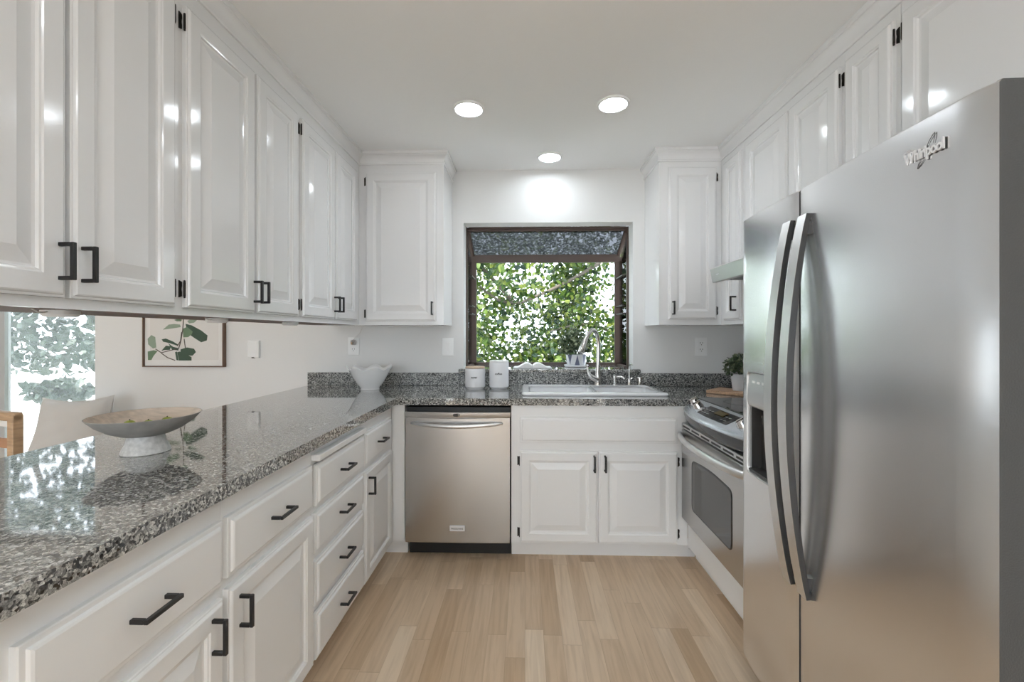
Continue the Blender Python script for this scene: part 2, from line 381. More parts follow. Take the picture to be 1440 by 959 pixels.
q = mb().loops([[(fx0 + 0.026, YI + 0.03, ZT - 0.012), (fx1 - 0.026, YI + 0.03, ZT - 0.012), (fx1 - 0.026, YI + 0.03, ZT - 0.008), (fx0 + 0.026, YI + 0.03, ZT - 0.008)],
                [(fx0 + 0.026, YO, ZF + 0.018), (fx1 - 0.026, YO, ZF + 0.018), (fx1 - 0.026, YO, ZF + 0.022), (fx0 + 0.026, YO, ZF + 0.022)]])
q.build('pane', M['dirtyglass'], gw)
for x in (fx0 + 0.006, fx1 - 0.010):
    mb().loops([[(x, YI + 0.03, ZB), (x + 0.004, YI + 0.03, ZB), (x + 0.004, YO - 0.03, ZB), (x, YO - 0.03, ZB)],
                [(x, YI + 0.03, ZT - 0.03), (x + 0.004, YI + 0.03, ZT - 0.03), (x + 0.004, YO - 0.03, ZF - 0.02), (x, YO - 0.03, ZF - 0.02)]]).build('pane', M['glass'], gw)
for x0, x1 in ((fx0 + 0.012, fx0 + 0.035), (fx1 - 0.035, fx1 - 0.012)):
    for z in (1.70, 1.48, 1.42):
        mb().box(x0, x1, YI + 0.04, YO - 0.05, z, z + 0.008).build('shelf_clip', M['iron'], gw)

# crown moulding swept along the uppers
def sweep(prof, path):                       # prof: (out, z); path: 2D points, 'out' is to the right of travel
    L = []
    P = [Vector(p) for p in path]
    for i, p in enumerate(P):
        d0 = (P[i] - P[i - 1]).normalized() if i else (P[1] - P[0]).normalized()
        d1 = (P[i + 1] - P[i]).normalized() if i < len(P) - 1 else d0
        n0 = Vector((d0.y, -d0.x)); n1 = Vector((d1.y, -d1.x)); m = (n0 + n1).normalized(); k = 1 / max(0.3, m.dot(n0))
        L.append([(p.x + m.x * o * k, p.y + m.y * o * k, z) for o, z in prof])
    return mb().loops(L)
CR = [(0.0, 2.340), (0.007, 2.340), (0.009, 2.343), (0.009, 2.350), (0.005, 2.353), (0.006, 2.366), (0.011, 2.380), (0.020, 2.391), (0.027, 2.395), (0.027, 2.399), (0.033, 2.402), (0.033, 2.4195), (0.0, 2.4195)]
XU, YU, XUR = -1.05, 2.73, 1.215
struct(sweep(CR, [(XU, 0.20), (XU, YU), (-0.511, YU), (-0.511, YW)]).build('trim_1', M['gloss'], smooth=True))
struct(sweep(CR, [(0.833, YW), (0.833, YU), (XUR, YU), (XUR, 0.30)]).build('trim_2', M['gloss'], smooth=True))

# ------------------------------------------------------------------ cabinetry
DOOR = [(0, 0), (0, 0.012), (0.002, 0.0135), (0.006, 0.0135), (0.008, 0.018), (0.011, 0.020), (0.050, 0.020), (0.053, 0.0175), (0.057, 0.0165),
        (0.060, 0.011), (0.066, 0.010), (0.098, 0.0185), (0.100, 0.0195)]
def scaled_door(w):
    k = min(1.0, w / 0.30)
    return [(i if i < 0.02 else 0.011 + (i - 0.011) * (0.55 + 0.45 * k), d) for i, d in DOOR]
DRAWER = [(0, 0), (0, 0.011), (0.002, 0.013), (0.010, 0.0135), (0.013, 0.018), (0.017, 0.020)]
def pull(parent, T, u, v, w, vert, L=0.088, name='handle'):
    r = 0.0045; b = mb(T); h = L / 2
    def bx(a0, a1, b0, b1, w0, w1):
        if vert: b.box(b0, b1, a0, a1, w0, w1)
        else: b.box(a0, a1, b0, b1, w0, w1)
    c, e = (v, u) if vert else (u, v)
    bx(c - h, c + h, e - r, e + r, w + 0.026, w + 0.035)
    bx(c - h, c - h + 2 * r, e - r, e + r, w - 0.001, w + 0.026); bx(c + h - 2 * r, c + h, e - r, e + r, w - 0.001, w + 0.026)
    return b.build(name, M['black'], parent, bevel=0.0012, seg=1)
def hinge(parent, T, u, v, side):            # side: +1 frame leaf lies towards +u
    b = mb(T)
    b.cyl((u, v - 0.022, 0.010), (u, v + 0.022, 0.010), 0.0033, n=10)
    b.sphere((u, v + 0.0245, 0.010), 0.0033, 8); b.sphere((u, v - 0.0245, 0.010), 0.0033, 8)
    lo, hi = sorted((u + side * 0.001, u + side * 0.012))
    pts = [(lo, v - 0.026), (hi, v - 0.022), (hi, v - 0.010), (hi - 0.002, v), (hi, v + 0.010), (hi, v + 0.022), (lo, v + 0.026)]
    b.loops([[(x, y, 0.0) for x, y in pts], [(x, y, 0.003) for x, y in pts]])
    b.build('hinge', M['iron'], parent, smooth=True)
def door(parent, T, u0, u1, v0, v1, paint, hside=0, hu=None, hv=None, hl=0.084, hinges=()):
    d = mb(T).panel(u0, u1, v0, v1, scaled_door(u1 - u0)).build('door', paint, parent, smooth=True, ang=12)
    if hu is not None: pull(d, T, hu, hv, 0.020, True, hl)
    for (hz, s) in hinges: hinge(d, T, (u1 + 0.002) if s > 0 else (u0 - 0.002), hz, s)
    return d
def drawer(parent, T, u0, u1, v0, v1, paint, handle=True, out=0.0, name='drawer'):
    TT = (lambda u, v, w: T(u, v, w + out))
    d = mb(TT).panel(u0, u1, v0, v1, DRAWER).build(name, paint, parent, smooth=True, ang=12)
    if out: 
        mb(T).box(u0 + 0.02, u1 - 0.02, v0 + 0.015, v1 - 0.015, -0.30, out).build('drawer_box', paint, d)
    if handle: pull(d, TT, (u0 + u1) / 2, (v0 + v1) / 2, 0.020, False)
    return d

XB = -0.755
TL = FL(XB)
def left_base(label, y0, y1, drawers, doors, group='white base cabinets of the peninsula'):
    t = thing('base_cabinet', label, 'cabinet', ((XB - 0.3), (y0 + y1) / 2, 0), group)
    mb().box(XB - 0.61, XB, y0, y1, 0.10, 0.872).build('body', M['satin'], t, bevel=0.0008, seg=1)
    mb().box(XB - 0.60, XB - 0.07, y0, y1, 0.0, 0.10).build('toe_kick', M['satin'], t)
    for a in drawers: drawer(t, TL, *a[:4], M['satin'], out=a[4] if len(a) > 4 else 0)
    for a in doors: door(t, TL, *a[:4], M['satin'], hu=a[4], hv=0.556)
    return t
left_base('white peninsula base cabinet at the open end of the granite counter', 0.02, 0.545, [(0.05, 0.50, 0.655, 0.812)], [(0.05, 0.50, 0.11, 0.622, 0.46)])
left_base('white base cabinet nearest the camera, below the pedestal bowl end of the counter', 0.545, 1.058, [(0.615, 1.048, 0.655, 0.812)], [(0.615, 1.048, 0.11, 0.622, 1.005)])
left_base('white drawer-over-door base cabinet between the nearest unit and the drawer stack', 1.058, 1.512, [(1.066, 1.503, 0.660, 0.812)], [(1.066, 1.503, 0.11, 0.632, 1.104)])
st = left_base('white four-drawer stack with a pull-out board above its top drawer', 1.512, 1.988,
          [(1.521, 1.978, 0.660, 0.806, 0.004), (1.521, 1.978, 0.492, 0.634), (1.521, 1.978, 0.305, 0.463), (1.521, 1.978, 0.115, 0.278, 0.003)], [])
mb(TL).box(1.521, 1.978, 0.820, 0.842, -0.4, 0.030).build('pull_out_board', M['satin'], st, bevel=0.003)
left_base('white base cabinet in the inner corner, drawer over a narrow door beside the dishwasher', 1.988, 2.44, [(1.997, 2.398, 0.655, 0.812)], [(1.997, 2.405, 0.108, 0.628, 2.032)])

YF = 2.45
TB = FB(YF)
t = thing('corner_filler', 'white filler stile between the peninsula and the dishwasher', 'cabinet', (-0.72, 2.49, 0))
mb().box(XB, -0.681, YF, YF + 0.10, 0.10, 0.872).build('stile', M['satin'], t)
mb().box(XB - 0.07, -0.681, YF + 0.065, YF + 0.10, 0.0, 0.10).build('toe_kick', M['satin'], t)
t = thing('sink_cabinet', 'white sink base cabinet with a false drawer front and two doors under the window', 'cabinet', (0.415, 2.74, 0))
mb().box(-0.076, 0.906, YF, YF + 0.02, 0.095, 0.872).box(-0.076, -0.058, YF + 0.02, 3.03, 0.095, 0.872).box(0.888, 0.906, YF + 0.02, 3.03, 0.095, 0.872).box(-0.058, 0.888, YF + 0.02, 3.03, 0.095, 0.113).build('body', M['satin'], t)
mb().box(-0.076, 0.97, YF + 0.065, YF + 0.085, 0.0, 0.095).build('toe_kick', M['satin'], t)
drawer(t, TB, -0.027, 0.846, 0.664, 0.806, M['satin'], handle=False, name='false_drawer_front')
door(t, TB, -0.028, 0.406, 0.106, 0.616, M['satin'], hu=0.385, hv=0.553, hl=0.088, hinges=((0.56, -1), (0.16, -1)))
door(t, TB, 0.411, 0.847, 0.106, 0.616, M['satin'], hu=0.445, hv=0.553, hl=0.088, hinges=((0.56, 1), (0.16, 1)))
t = thing('range_plinth_cabinet', 'white low panel and toe strip under the built-in oven', 'cabinet', (1.2, 2.05, 0))
mb().box(0.905, 1.50, 1.68, 2.425, 0.095, 0.252).build('panel', M['satin'], t)
mb().box(0.97, 1.49, 1.68, 2.50, 0.0, 0.095).build('toe_kick', M['satin'], t)
pts = [(0.0, 0.11), (0.0, 0.26), (0.02, 0.26), (0.02, 0.095), (0.014, 0.078), (0.006, 0.085)]
mb().loops([[(0.907, 2.427 + a, z) for a, z in pts], [(0.94, 2.427 + a, z) for a, z in pts]]).build('corner_trim', M['satin'], t)

# uppers
ZUB, ZD0, ZD1 = 1.328, 1.352, 2.278
TU = FL(XU)
def left_upper(label, y0, y1, doors):
    t = thing('wall_cabinet', label, 'cabinet', (XU - 0.155, (y0 + y1) / 2, ZUB), 'white wall cabinets hung over the peninsula')
    mb().box(XU - 0.31, XU, y0, y1, ZUB + 0.02, 2.419).build('body', M['gloss'], t)
    mb().box(XU - 0.019, XU, y0, y1, ZUB, ZUB + 0.02).build('bottom_rail', M['gloss'], t)
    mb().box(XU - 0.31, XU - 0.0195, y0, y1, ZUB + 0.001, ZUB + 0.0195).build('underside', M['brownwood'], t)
    for (u0, u1, hu, hs) in doors:
        door(t, TU, u0, u1, ZD0, ZD1, M['gloss'], hu=hu, hv=1.432, hinges=tuple((z, hs) for z in (2.225, 1.408)))
left_upper('white upper cabinet of two doors at the far left edge of the picture', 0.20, 0.625, [(0.235, 0.42, 0.40, -1), (0.43, 0.61, 0.452, 1)])
left_upper('white upper cabinet of two wide doors nearest the camera on the left', 0.625, 1.283, [(0.645, 0.953, 0.935, -1), (0.963, 1.262, 0.985, 1)])
left_upper('white upper cabinet of two doors, middle of the left row above the framed print', 1.283, 1.982, [(1.303, 1.642, 1.628, -1), (1.656, 1.960, 1.672, 1)])
left_upper('white upper cabinet of two narrow-looking doors at the far end of the left row', 1.982, 2.729, [(2.000, 2.344, 2.328, -1), (2.360, 2.660, 2.376, 1)])
t = thing('wall_cabinet', 'white single-door upper cabinet left of the window', 'cabinet', (-0.95, 2.89, ZUB))
mb().box(-1.36, -0.511, YU, YW, ZUB, 2.419).build('body', M['gloss'], t, bevel=0.001, seg=1)
door(t, FB(YU), -1.003, -0.558, ZD0, 2.288, M['gloss'], hu=-0.578, hv=1.432, hinges=((2.235, -1), (1.40, -1)))
t = thing('wall_cabinet', 'white narrow single-door upper cabinet right of the window', 'cabinet', (1.19, 2.89, ZUB))
mb().box(0.833, XR, YU, YW, ZUB, 2.419).build('body', M['gloss'], t, bevel=0.001, seg=1)
door(t, FB(YU), 0.889, 1.181, 1.362, 2.305, M['gloss'], hu=0.912, hv=1.432, hinges=((2.24, 1), (1.415, 1)))
TR = FR(XUR)
t = thing('wall_cabinet', 'white tall upper cabinet in the right corner behind the range hood', 'cabinet', (1.38, 2.58, ZUB))
mb().box(XUR, XR, 2.44, YU - 0.001, ZUB, 2.419).build('body', M['gloss'], t)
door(t, TR, 2.462, 2.668, ZD0, 2.30, M['gloss'], hu=2.50, hv=1.445)
def right_upper(label, y0, y1, z0, doors):
    t = thing('wall_cabinet', label, 'cabinet', (1.38, (y0 + y1) / 2, z0), 'white short wall cabinets along the right wall')
    mb().box(XUR, XR, y0, y1, z0, 2.419).build('body', M['gloss'], t)
    for (u0, u1, hs) in doors:
        door(t, TR, u0, u1, z0 + 0.025, 2.295, M['gloss'], hu=u1 - 0.03 if hs < 0 else u0 + 0.03, hv=z0 + 0.075, hinges=((2.24, hs), (z0 + 0.08, hs)))
right_upper('white short two-door cabinet above the range hood', 1.690, 2.438, 1.70, [(1.705, 2.018, -1), (2.032, 2.40, 1)])
right_upper('white narrow one-door cabinet above the far side of the refrigerator', 1.442, 1.688, 1.74, [(1.460, 1.670, -1)])
right_upper('white wide one-door cabinet above the near side of the refrigerator', 0.86, 1.440, 1.74, [(0.90, 1.425, 1)])
right_upper('white one-door cabinet at the top right edge of the picture', 0.30, 0.858, 1.74, [(0.32, 0.84, -1)])

# ------------------------------------------------------------------ stone
TH0, TH1 = 0.873, 0.911
poly = [(-1.52, -0.02), (-0.722, -0.02), (-0.722, 2.425), (0.925, 2.425), (0.945, 2.432), (1.535, 2.432), (1.535, 3.03), (-1.52, 3.03)]
ct = mb().prism(poly, TH0, TH1).build('granite_countertop', M['granite'], origin=(0, 0, 0))
apply_cut(ct, [mb().box(0.015, 0.805, 2.575, 2.985, 0.8, 1.0)])
ct.modifiers.new('bevel', 'BEVEL'); bv = ct.modifiers['bevel']; bv.width = 0.014; bv.segments = 4; bv.limit_method = 'ANGLE'
for p in ct.data.polygons: p.use_smooth = True
ct.data.set_sharp_from_angle(angle=math.radians(50))
tag(ct, 'speckled grey granite countertop running along the peninsula and under the window', 'countertop')
bs = mb().box(-1.535, XR - 0.002, 3.031, 3.0495, TH1 + 0.0005, 1.0).build('backsplash', M['splash'], bevel=0.002)
tag(bs, 'low speckled granite backsplash along the back wall', 'backsplash')
sill = mb().prism([(-0.462, 3.012), (0.797, 3.012), (0.797, 3.048), (WX1 - 0.001, 3.048), (WX1 - 0.001, 3.435), (WX0 + 0.001, 3.435), (WX0 + 0.001, 3.048), (-0.462, 3.048)], 1.0005, 1.0285).build('window_sill', M['granite'], bevel=0.009, seg=4)
tag(sill, 'granite window sill slab with a rounded front edge above the backsplash', 'window sill')

# ------------------------------------------------------------------ dishwasher
t = thing('dishwasher', 'stainless steel dishwasher with a bowed bar handle left of the sink cabinet', 'dishwasher', (-0.38, 2.74, 0))
mb().box(-0.675, -0.082, YF + 0.02, 3.0, 0.09, 0.855).build('tub', M['blackpl'], t)
L = []
n = 14
for i in range(n + 1):
    x = -0.674 + (0.590) * i / n; bw = 0.010 * (1 - (2 * i / n - 1) ** 2)
    L.append([(x, YF + 0.02, 0.095), (x, YF - 0.006 - bw * 0.5, 0.095), (x, YF - 0.010 - bw * 0.6, 0.10), (x, YF - 0.012 - bw, 0.45), (x, YF - 0.012 - bw, 0.800), (x, YF + 0.02, 0.802)])
dwd = mb().loops(L).build('door', M['steel'], t, smooth=True)
L = []
for i in range(n + 1):
    x = -0.676 + (0.594) * i / n; bw = 0.012 * (1 - (2 * i / n - 1) ** 2); dip = 0.008 * (1 - (2 * i / n - 1) ** 2)
    L.append([(x, YF + 0.02, 0.803 - dip), (x, YF - 0.018 - bw, 0.804 - dip), (x, YF - 0.020 - bw, 0.807 - dip), (x, YF - 0.021 - bw, 0.830), (x, YF - 0.018 - bw, 0.834), (x, YF + 0.02, 0.834)])
cp = mb().loops(L).build('control_strip', M['steel'], t, smooth=True)
mb(FB(YF - 0.0325)).loops([[(-0.381 + 0.019 * math.copysign(abs(math.cos(a)) ** .6, math.cos(a)), 0.819 + 0.008 * math.copysign(abs(math.sin(a)) ** .6, math.sin(a)), wz) for a in [2 * PI * k / 24 for k in range(24)]] for wz in (-0.004, 0.003)]).build('status_window', M['blackgl'], cp)
pts = [(-0.640 + 0.515 * i / 20, YF - 0.020 - 0.045 * math.sin(PI * i / 20) ** 0.7, 0.771 - 0.010 * math.sin(PI * i / 20)) for i in range(21)]
mb().tube(pts, [0.0055 + 0.006 * math.sin(PI * i / 20) ** 0.5 for i in range(21)], 12, 0.8).build('handle', M['steelhi'], dwd, smooth=True)
bd = mb(FB(YF - 0.0215)).panel(-0.421, -0.336, 0.166, 0.196, [(0, -0.004), (0, 0.001), (0.002, 0.003), (0.004, 0.003)]).build('badge', M['logo'], dwd)
vs_, fs_ = text_geo('FRIGIDAIRE', 0.0135, 0.0004, bold=0.0002)
b = mb(FB(YF - 0.0245)); b.add([(x - 0.3785, y + 0.181, z) for x, y, z in vs_], fs_); b.build('lettering', M['ink'], bd)
mb().box(-0.667, -0.079, YF + 0.06, YF + 0.08, 0.004, 0.09).build('kick_plate', M['blackpl'], t)

# ------------------------------------------------------------------ range
t = thing('kitchen_range', 'stainless steel range with black glass cooktop between the sink counter and the refrigerator', 'stove', (1.2, 2.05, 0.252))
RY0, RY1 = 1.682, 2.424
mb().box(0.905, 1.52, RY0, RY1, 0.253, 0.903).build('body', M['char'], t)
mb().box(0.948, 1.525, RY0 - 0.002, RY1 + 0.002, 0.905, 0.922).build('cooktop', M['blackgl'], t, bevel=0.003)
for (bx_, by_, br) in ((1.12, 2.24, 0.10), (1.12, 1.87, 0.085), (1.38, 2.24, 0.08), (1.38, 1.87, 0.10)):
    ring = [(br - 0.003, 0.9222), (br, 0.9226), (br + 0.003, 0.9222)]
    mb().lathe((bx_, by_, 0), ring, 40, False, False).build('burner_ring', M['dkgrey'], t)
yc, hw = (RY0 + RY1) / 2, (RY1 - RY0) / 2
def bow(y, x0=0.872, d=0.055): return x0 - d * (1 - ((y - yc) / hw) ** 2)
L = []; LB = []
n = 20
for i in range(n + 1):
    y = RY0 + (RY1 - RY0) * i / n; x = bow(y)
    L.append([(0.950, y, 0.913), (0.945, y, 0.918), (x + 0.012, y, 0.872), (x + 0.002, y, 0.864), (x, y, 0.856), (x + 0.004, y, 0.850), (0.95, y, 0.850)])
    LB.append([(0.945, y, 0.850), (x + 0.005, y, 0.8495), (x + 0.004, y, 0.832), (x + 0.012, y, 0.806), (x + 0.026, y, 0.795), (0.95, y, 0.795)])
cpn = mb().loops(L).build('control_panel', M['silvpan'], t, smooth=True)
mb().loops(LB).build('fascia', M['char'], t, smooth=True)
def onpanel(y, k):                            # k: 0 front edge .. 1 rear edge of the sloped panel
    x = bow(y) + 0.012; return (x + (0.945 - x) * k, y, 0.872 + 0.046 * k)
L = []
for k in (0.16, 0.86):
    pass
dp = mb()
ys = [2.20 - 0.31 * i / 8 for i in range(9)]
top = [[Vector(onpanel(y, k)) + Vector((-0.3, 0, 0.9)).normalized() * 0.0015 for y in ys] for k in (0.2, 0.84)]
botm = [[Vector(onpanel(y, k)) - Vector((-0.3, 0, 0.9)).normalized() * 0.002 for y in ys] for k in (0.2, 0.84)]
dp.loops([[tuple(top[0][i]), tuple(top[1][i]), tuple(botm[1][i]), tuple(botm[0][i])] for i in range(9)])
dpo = dp.build('display', M['blackgl'], cpn)
q = mb(); a0, a1, a2, a3 = [Vector(onpanel(y, k)) + Vector((-0.001, 0, 0.003)) for y, k in ((2.075, 0.52), (1.985, 0.52), (1.985, 0.76), (2.075, 0.76))]
q.loops([[tuple(p) for p in (a0, a1, a2, a3)], [tuple(p + Vector((-0.0004, 0, 0.0012))) for p in (a0, a1, a2, a3)]]).build('readout', M['display'], dpo)
bt = mb()
for y in (2.17, 2.135, 2.10, 1.96, 1.93):
    for k in (0.36, 0.58):
        c = Vector(onpanel(y, k)) + Vector((-0.001, 0, 0.003)); bt.box(c.x - 0.004, c.x + 0.004, c.y - 0.007, c.y + 0.007, c.z - 0.001, c.z + 0.0008)
bt.build('buttons', M['silver'], dpo)
for y, k in ((2.365, 0.62), (2.275, 0.50), (1.815, 0.50), (1.735, 0.62)):
    c = Vector(onpanel(y, k)); nrm = Vector((-0.5, 0, 0.87)).normalized()
    kb = mb().tube([c + nrm * h for h in (0.0, 0.004, 0.010, 0.022, 0.026, 0.027)], [0.027, 0.027, 0.023, 0.022, 0.019, 0.004], 24)
    ko = kb.build('knob', M['polish'], cpn, smooth=True)
    g0 = c + nrm * 0.027
    mb().tube([g0 + Vector((-0.018, 0, -0.010)), g0 + Vector((0.018, 0, 0.010))], 0.0045, 8).build('grip', M['polish'], ko, smooth=True)
XD = 0.862
od = mb(FR(XD + 0.040)).panel(RY0 + 0.002, RY1 - 0.002, 0.262, 0.752, [(0, 0), (0, 0.034), (0.003, 0.039), (0.006, 0.040)]).build('oven_door', M['steel'], t, smooth=True)
# oven window with an arched top
gy0, gy1, gz0, gz1 = 1.835, 2.272, 0.362, 0.622
def win_outline(ins):
    a, b_, c0, c1 = gy0 + ins, gy1 - ins, gz0 + ins, gz1 - ins; r = 0.03; o = []
    for (cx_, cz_, s0) in ((b_ - r, c0 + r, -PI / 2), (b_ - r, c1 - r - 0.0, 0), ):
        o += [(cx_ + r * math.cos(s0 + PI / 2 * k / 6), cz_ + r * math.sin(s0 + PI / 2 * k / 6)) for k in range(7)]
    for k in range(1, 12):
        f = k / 12; o.append((b_ - r + (a + r - b_ + r) * f, c1 + 0.012 * math.sin(PI * f)))
    for (cx_, cz_, s0) in ((a + r, c1 - r, PI / 2), (a + r, c0 + r, PI)):
        o += [(cx_ + r * math.cos(s0 + PI / 2 * k / 6), cz_ + r * math.sin(s0 + PI / 2 * k / 6)) for k in range(7)]
    return o
wn_ = mb(FR(XD)).loops([[(y, z, wv) for y, z in win_outline(i)] for i, wv in ((0, -0.004), (0, 0.0015), (0.004, 0.003), (0.007, 0.001))]).build('window', [M['blackgl']], od, smooth=True)
mb(FR(XD)).loops([[(y, z, wv) for y, z in win_outline(0.0075)] for wv in (0.0, 0.0016)]).build('glass', M['ovengl'], wn_)
hp = [(XD - 0.004 - 0.058 * math.sin(PI * i / 24) ** 0.55, RY1 - 0.012 - (RY1 - RY0 - 0.024) * i / 24, 0.722 + 0.004 * math.sin(PI * i / 24)) for i in range(25)]
mb().tube(hp, [0.017] * 25, 14, 0.75).build('handle', M['steelhi'], od, smooth=True)
vt = mb(FR(XD + 0.03)).panel(RY0 + 0.003, RY1 - 0.003, 0.757, 0.785, [(0, 0), (0, 0.026), (0.002, 0.029)]).build('vent_trim', M['steelhi'], t)
for i in range(6):
    y0 = RY0 + 0.025 + i * 0.119
    mb(FR(XD + 0.001)).box(y0, y0 + 0.095, 0.766, 0.775, -0.002, 0.001).build('vent_slot', M['slot'], vt)

# range hood
t = thing('range_hood', 'stainless steel under-cabinet range hood above the cooktop', 'range hood', (1.28, 2.06, 1.555))
hb = [(1.022, 1.628), (1.034, 1.634), (1.20, 1.695), (1.54, 1.695), (1.54, 1.575), (1.05, 1.575)]
mb().loops([[(x, y, z) for x, z in hb] for y in (1.700, 2.430)]).build('canopy', M['trimw'], t, bevel=0.002)
lp = [(1.020, 1.626), (1.028, 1.630), (1.060, 1.630), (1.060, 1.553), (1.034, 1.553)]
lip = mb().loops([[(x, y, z) for x, z in lp] for y in (1.698, 2.432)]).build('front_lip', M['hood'], t, bevel=0.002)
mb().box(1.08, 1.52, 1.72, 2.41, 1.566, 1.576).build('filter_panel', M['dkgrey'], t)
mb().cyl((1.075, 2.33, 1.556), (1.075, 2.33, 1.577), 0.016).build('lamp_lens', M['char'], t)
q = mb(); q.loops([[(1.0262 + 0.0008 * k, 2.352 + 0.018 * math.cos(a), 1.592 + 0.006 * math.sin(a)) for a in [2 * PI * j / 20 for j in range(20)]] for k in (0, 3)]); q.build('badge', M['silver'], lip)

# ------------------------------------------------------------------ refrigerator (local: +y along the front away from the camera, -x outwards)
t = thing('refrigerator', 'large stainless steel side-by-side refrigerator with two curved bar handles', 'refrigerator', (0.775, 0.740, 0), rot=-math.radians(2.15))
FW, FH, SP = 0.91, 1.69, 0.5535
mb().box(0.068, 0.72, 0.006, FW - 0.006, 0.012, 1.672).build('case', M['dkgrey'], t, local=True, bevel=0.004)
mb().box(0.050, 0.10, 0.01, FW - 0.01, 0.012, 0.085).build('base_grille', M['blackpl'], t, local=True)
def fdoor(name, y0, y1):
    n = 16; L = []
    for i in range(n + 1):
        f = i / n; y = y0 + (y1 - y0) * f; bl = 0.007 * (1 - (2 * f - 1) ** 2); e = min(f, 1 - f) * (y1 - y0)
        rr = 0.006 if e < 1e-6 else 0.0
        x = -bl + rr + 0.007 - 0.007
        q = [(0.058, y, 0.09), (x + 0.004, y, 0.09), (x, y, 0.094)]
        q += [(x, y, 0.094 + (FH - 0.098) * k / 8) for k in range(1, 8)]
        q += [(x, y, FH - 0.004), (x + 0.004, y, FH), (0.058, y, FH)]
        L.append(q)
    o = mb().loops(L).build(name, [M['steelfr'], M['dkgrey']], t, local=True, smooth=True)
    for p in o.data.polygons:
        if abs(p.normal.y) > 0.8: p.material_index = 1
    return o
fd = fdoor('refrigerator_door', 0.0, SP - 0.004)
zd = fdoor('freezer_door', SP + 0.004, FW)
DY0, DY1, DZ0, DZ1_ = 0.635, 0.858, 0.775, 1.140
def rrect(y0, y1, z0, z1, r, n=5):
    o = []
    for cy_, cz_, s in ((y1 - r, z0 + r, -PI / 2), (y1 - r, z1 - r, 0), (y0 + r, z1 - r, PI / 2), (y0 + r, z0 + r, PI)):
        o += [(cy_ + r * math.cos(s + PI / 2 * k / n), cz_ + r * math.sin(s + PI / 2 * k / n)) for k in range(n + 1)]
    return o
apply_cut(zd, [mb().loops([[(x, y, z) for y, z in rrect(DY0, DY1, DZ0, DZ1_, 0.016)] for x in (-0.1, 0.050)])])
for p in zd.data.polygons: p.use_smooth = True
zd.data.set_sharp_from_angle(angle=math.radians(35))
dsp = mb().loops([[(x, y, z) for y, z in rrect(DY0 + i, DY1 - i, DZ0 + i, DZ1_ - i, 0.016)] for i, x in ((0.0, 0.010), (0.0, -0.0035), (0.001, -0.006), (0.004, -0.006), (0.005, -0.003), (0.006, 0.010))], False, False).build('dispenser_bezel', M['steelhi'], zd, local=True, smooth=True)
mb().loops([[(x, y, z) for y, z in rrect(DY0 + i, DY1 - i, DZ0 + i, DZ1_ - i, 0.016)] for i, x in ((0.0006, 0.011), (0.0006, 0.0475), (0.0055, 0.0475), (0.0055, 0.011))], False, False).build('dispenser_liner', M['cavity'], zd, local=True, smooth=True)
mb().box(0.0445, 0.049, DY0 + 0.002, DY1 - 0.002, DZ0 + 0.002, DZ1_ - 0.002).build('dispenser_back', M['cavity'], zd, local=True)
prof = [(0.044, 1.008), (0.018, 1.006), (-0.001, 1.016), (-0.006, 1.035), (-0.005, 1.075), (-0.001, 1.10), (0.0, 1.1325), (0.044, 1.1325)]
cpd = mb().loops([[(x, y, z) for x, z in prof] for y in (DY0 + 0.0065, DY1 - 0.0065)]).build('dispenser_panel', M['silver'], zd, local=True, smooth=True, ang=50)
for k in range(5):
    y = DY0 + 0.035 + k * 0.034
    mb().box(-0.004, 0.002, y, y + 0.016, 1.098, 1.106).build('button', M['plastic'], cpd, local=True)
mb().loops([[(0.012, y, 0.990), (0.016, y, 0.990), (0.034, y, 0.86), (0.030, y, 0.86)] for y in (0.70, 0.79)]).build('paddle', M['blackpl'], zd, local=True)
mb().box(-0.001, 0.044, DY0 + 0.007, DY1 - 0.007, DZ0 + 0.0065, DZ0 + 0.016).build('drip_tray', M['dkgrey'], zd, local=True)
def fhandle(parent, yc_):
    n = 28; L = []
    for i in range(n + 1):
        f = i / n; z = 0.534 + (1.605 - 0.534) * f; s_ = math.sin(PI * f) ** 0.85
        x = -0.016 - 0.058 * s_; th = 0.016 + 0.006 * s_; wd = 0.0215
        lean = 0.004 * (1 - s_)
        L.append([(x, yc_ - wd + lean, z), (x, yc_ + wd + lean, z), (x + th, yc_ + wd - 0.003 + lean, z), (x + th, yc_ - wd + 0.003 + lean, z)])
    h = mb().loops(L)
    for z0 in (0.575, 1.565):
        f = (z0 - 0.534) / (1.605 - 0.534); x = -0.016 - 0.058 * math.sin(PI * f) ** 0.85
        h.box(x + 0.010, 0.0, yc_ - 0.012, yc_ + 0.012, z0 - 0.018, z0 + 0.018)
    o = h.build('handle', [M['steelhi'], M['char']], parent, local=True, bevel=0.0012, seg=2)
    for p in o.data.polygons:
        if abs(p.normal.y) > 0.7: p.material_index = 1  # handle sides coloured charcoal to paint in their shade
    return o
fhandle(zd, 0.579); fhandle(fd, 0.5015)
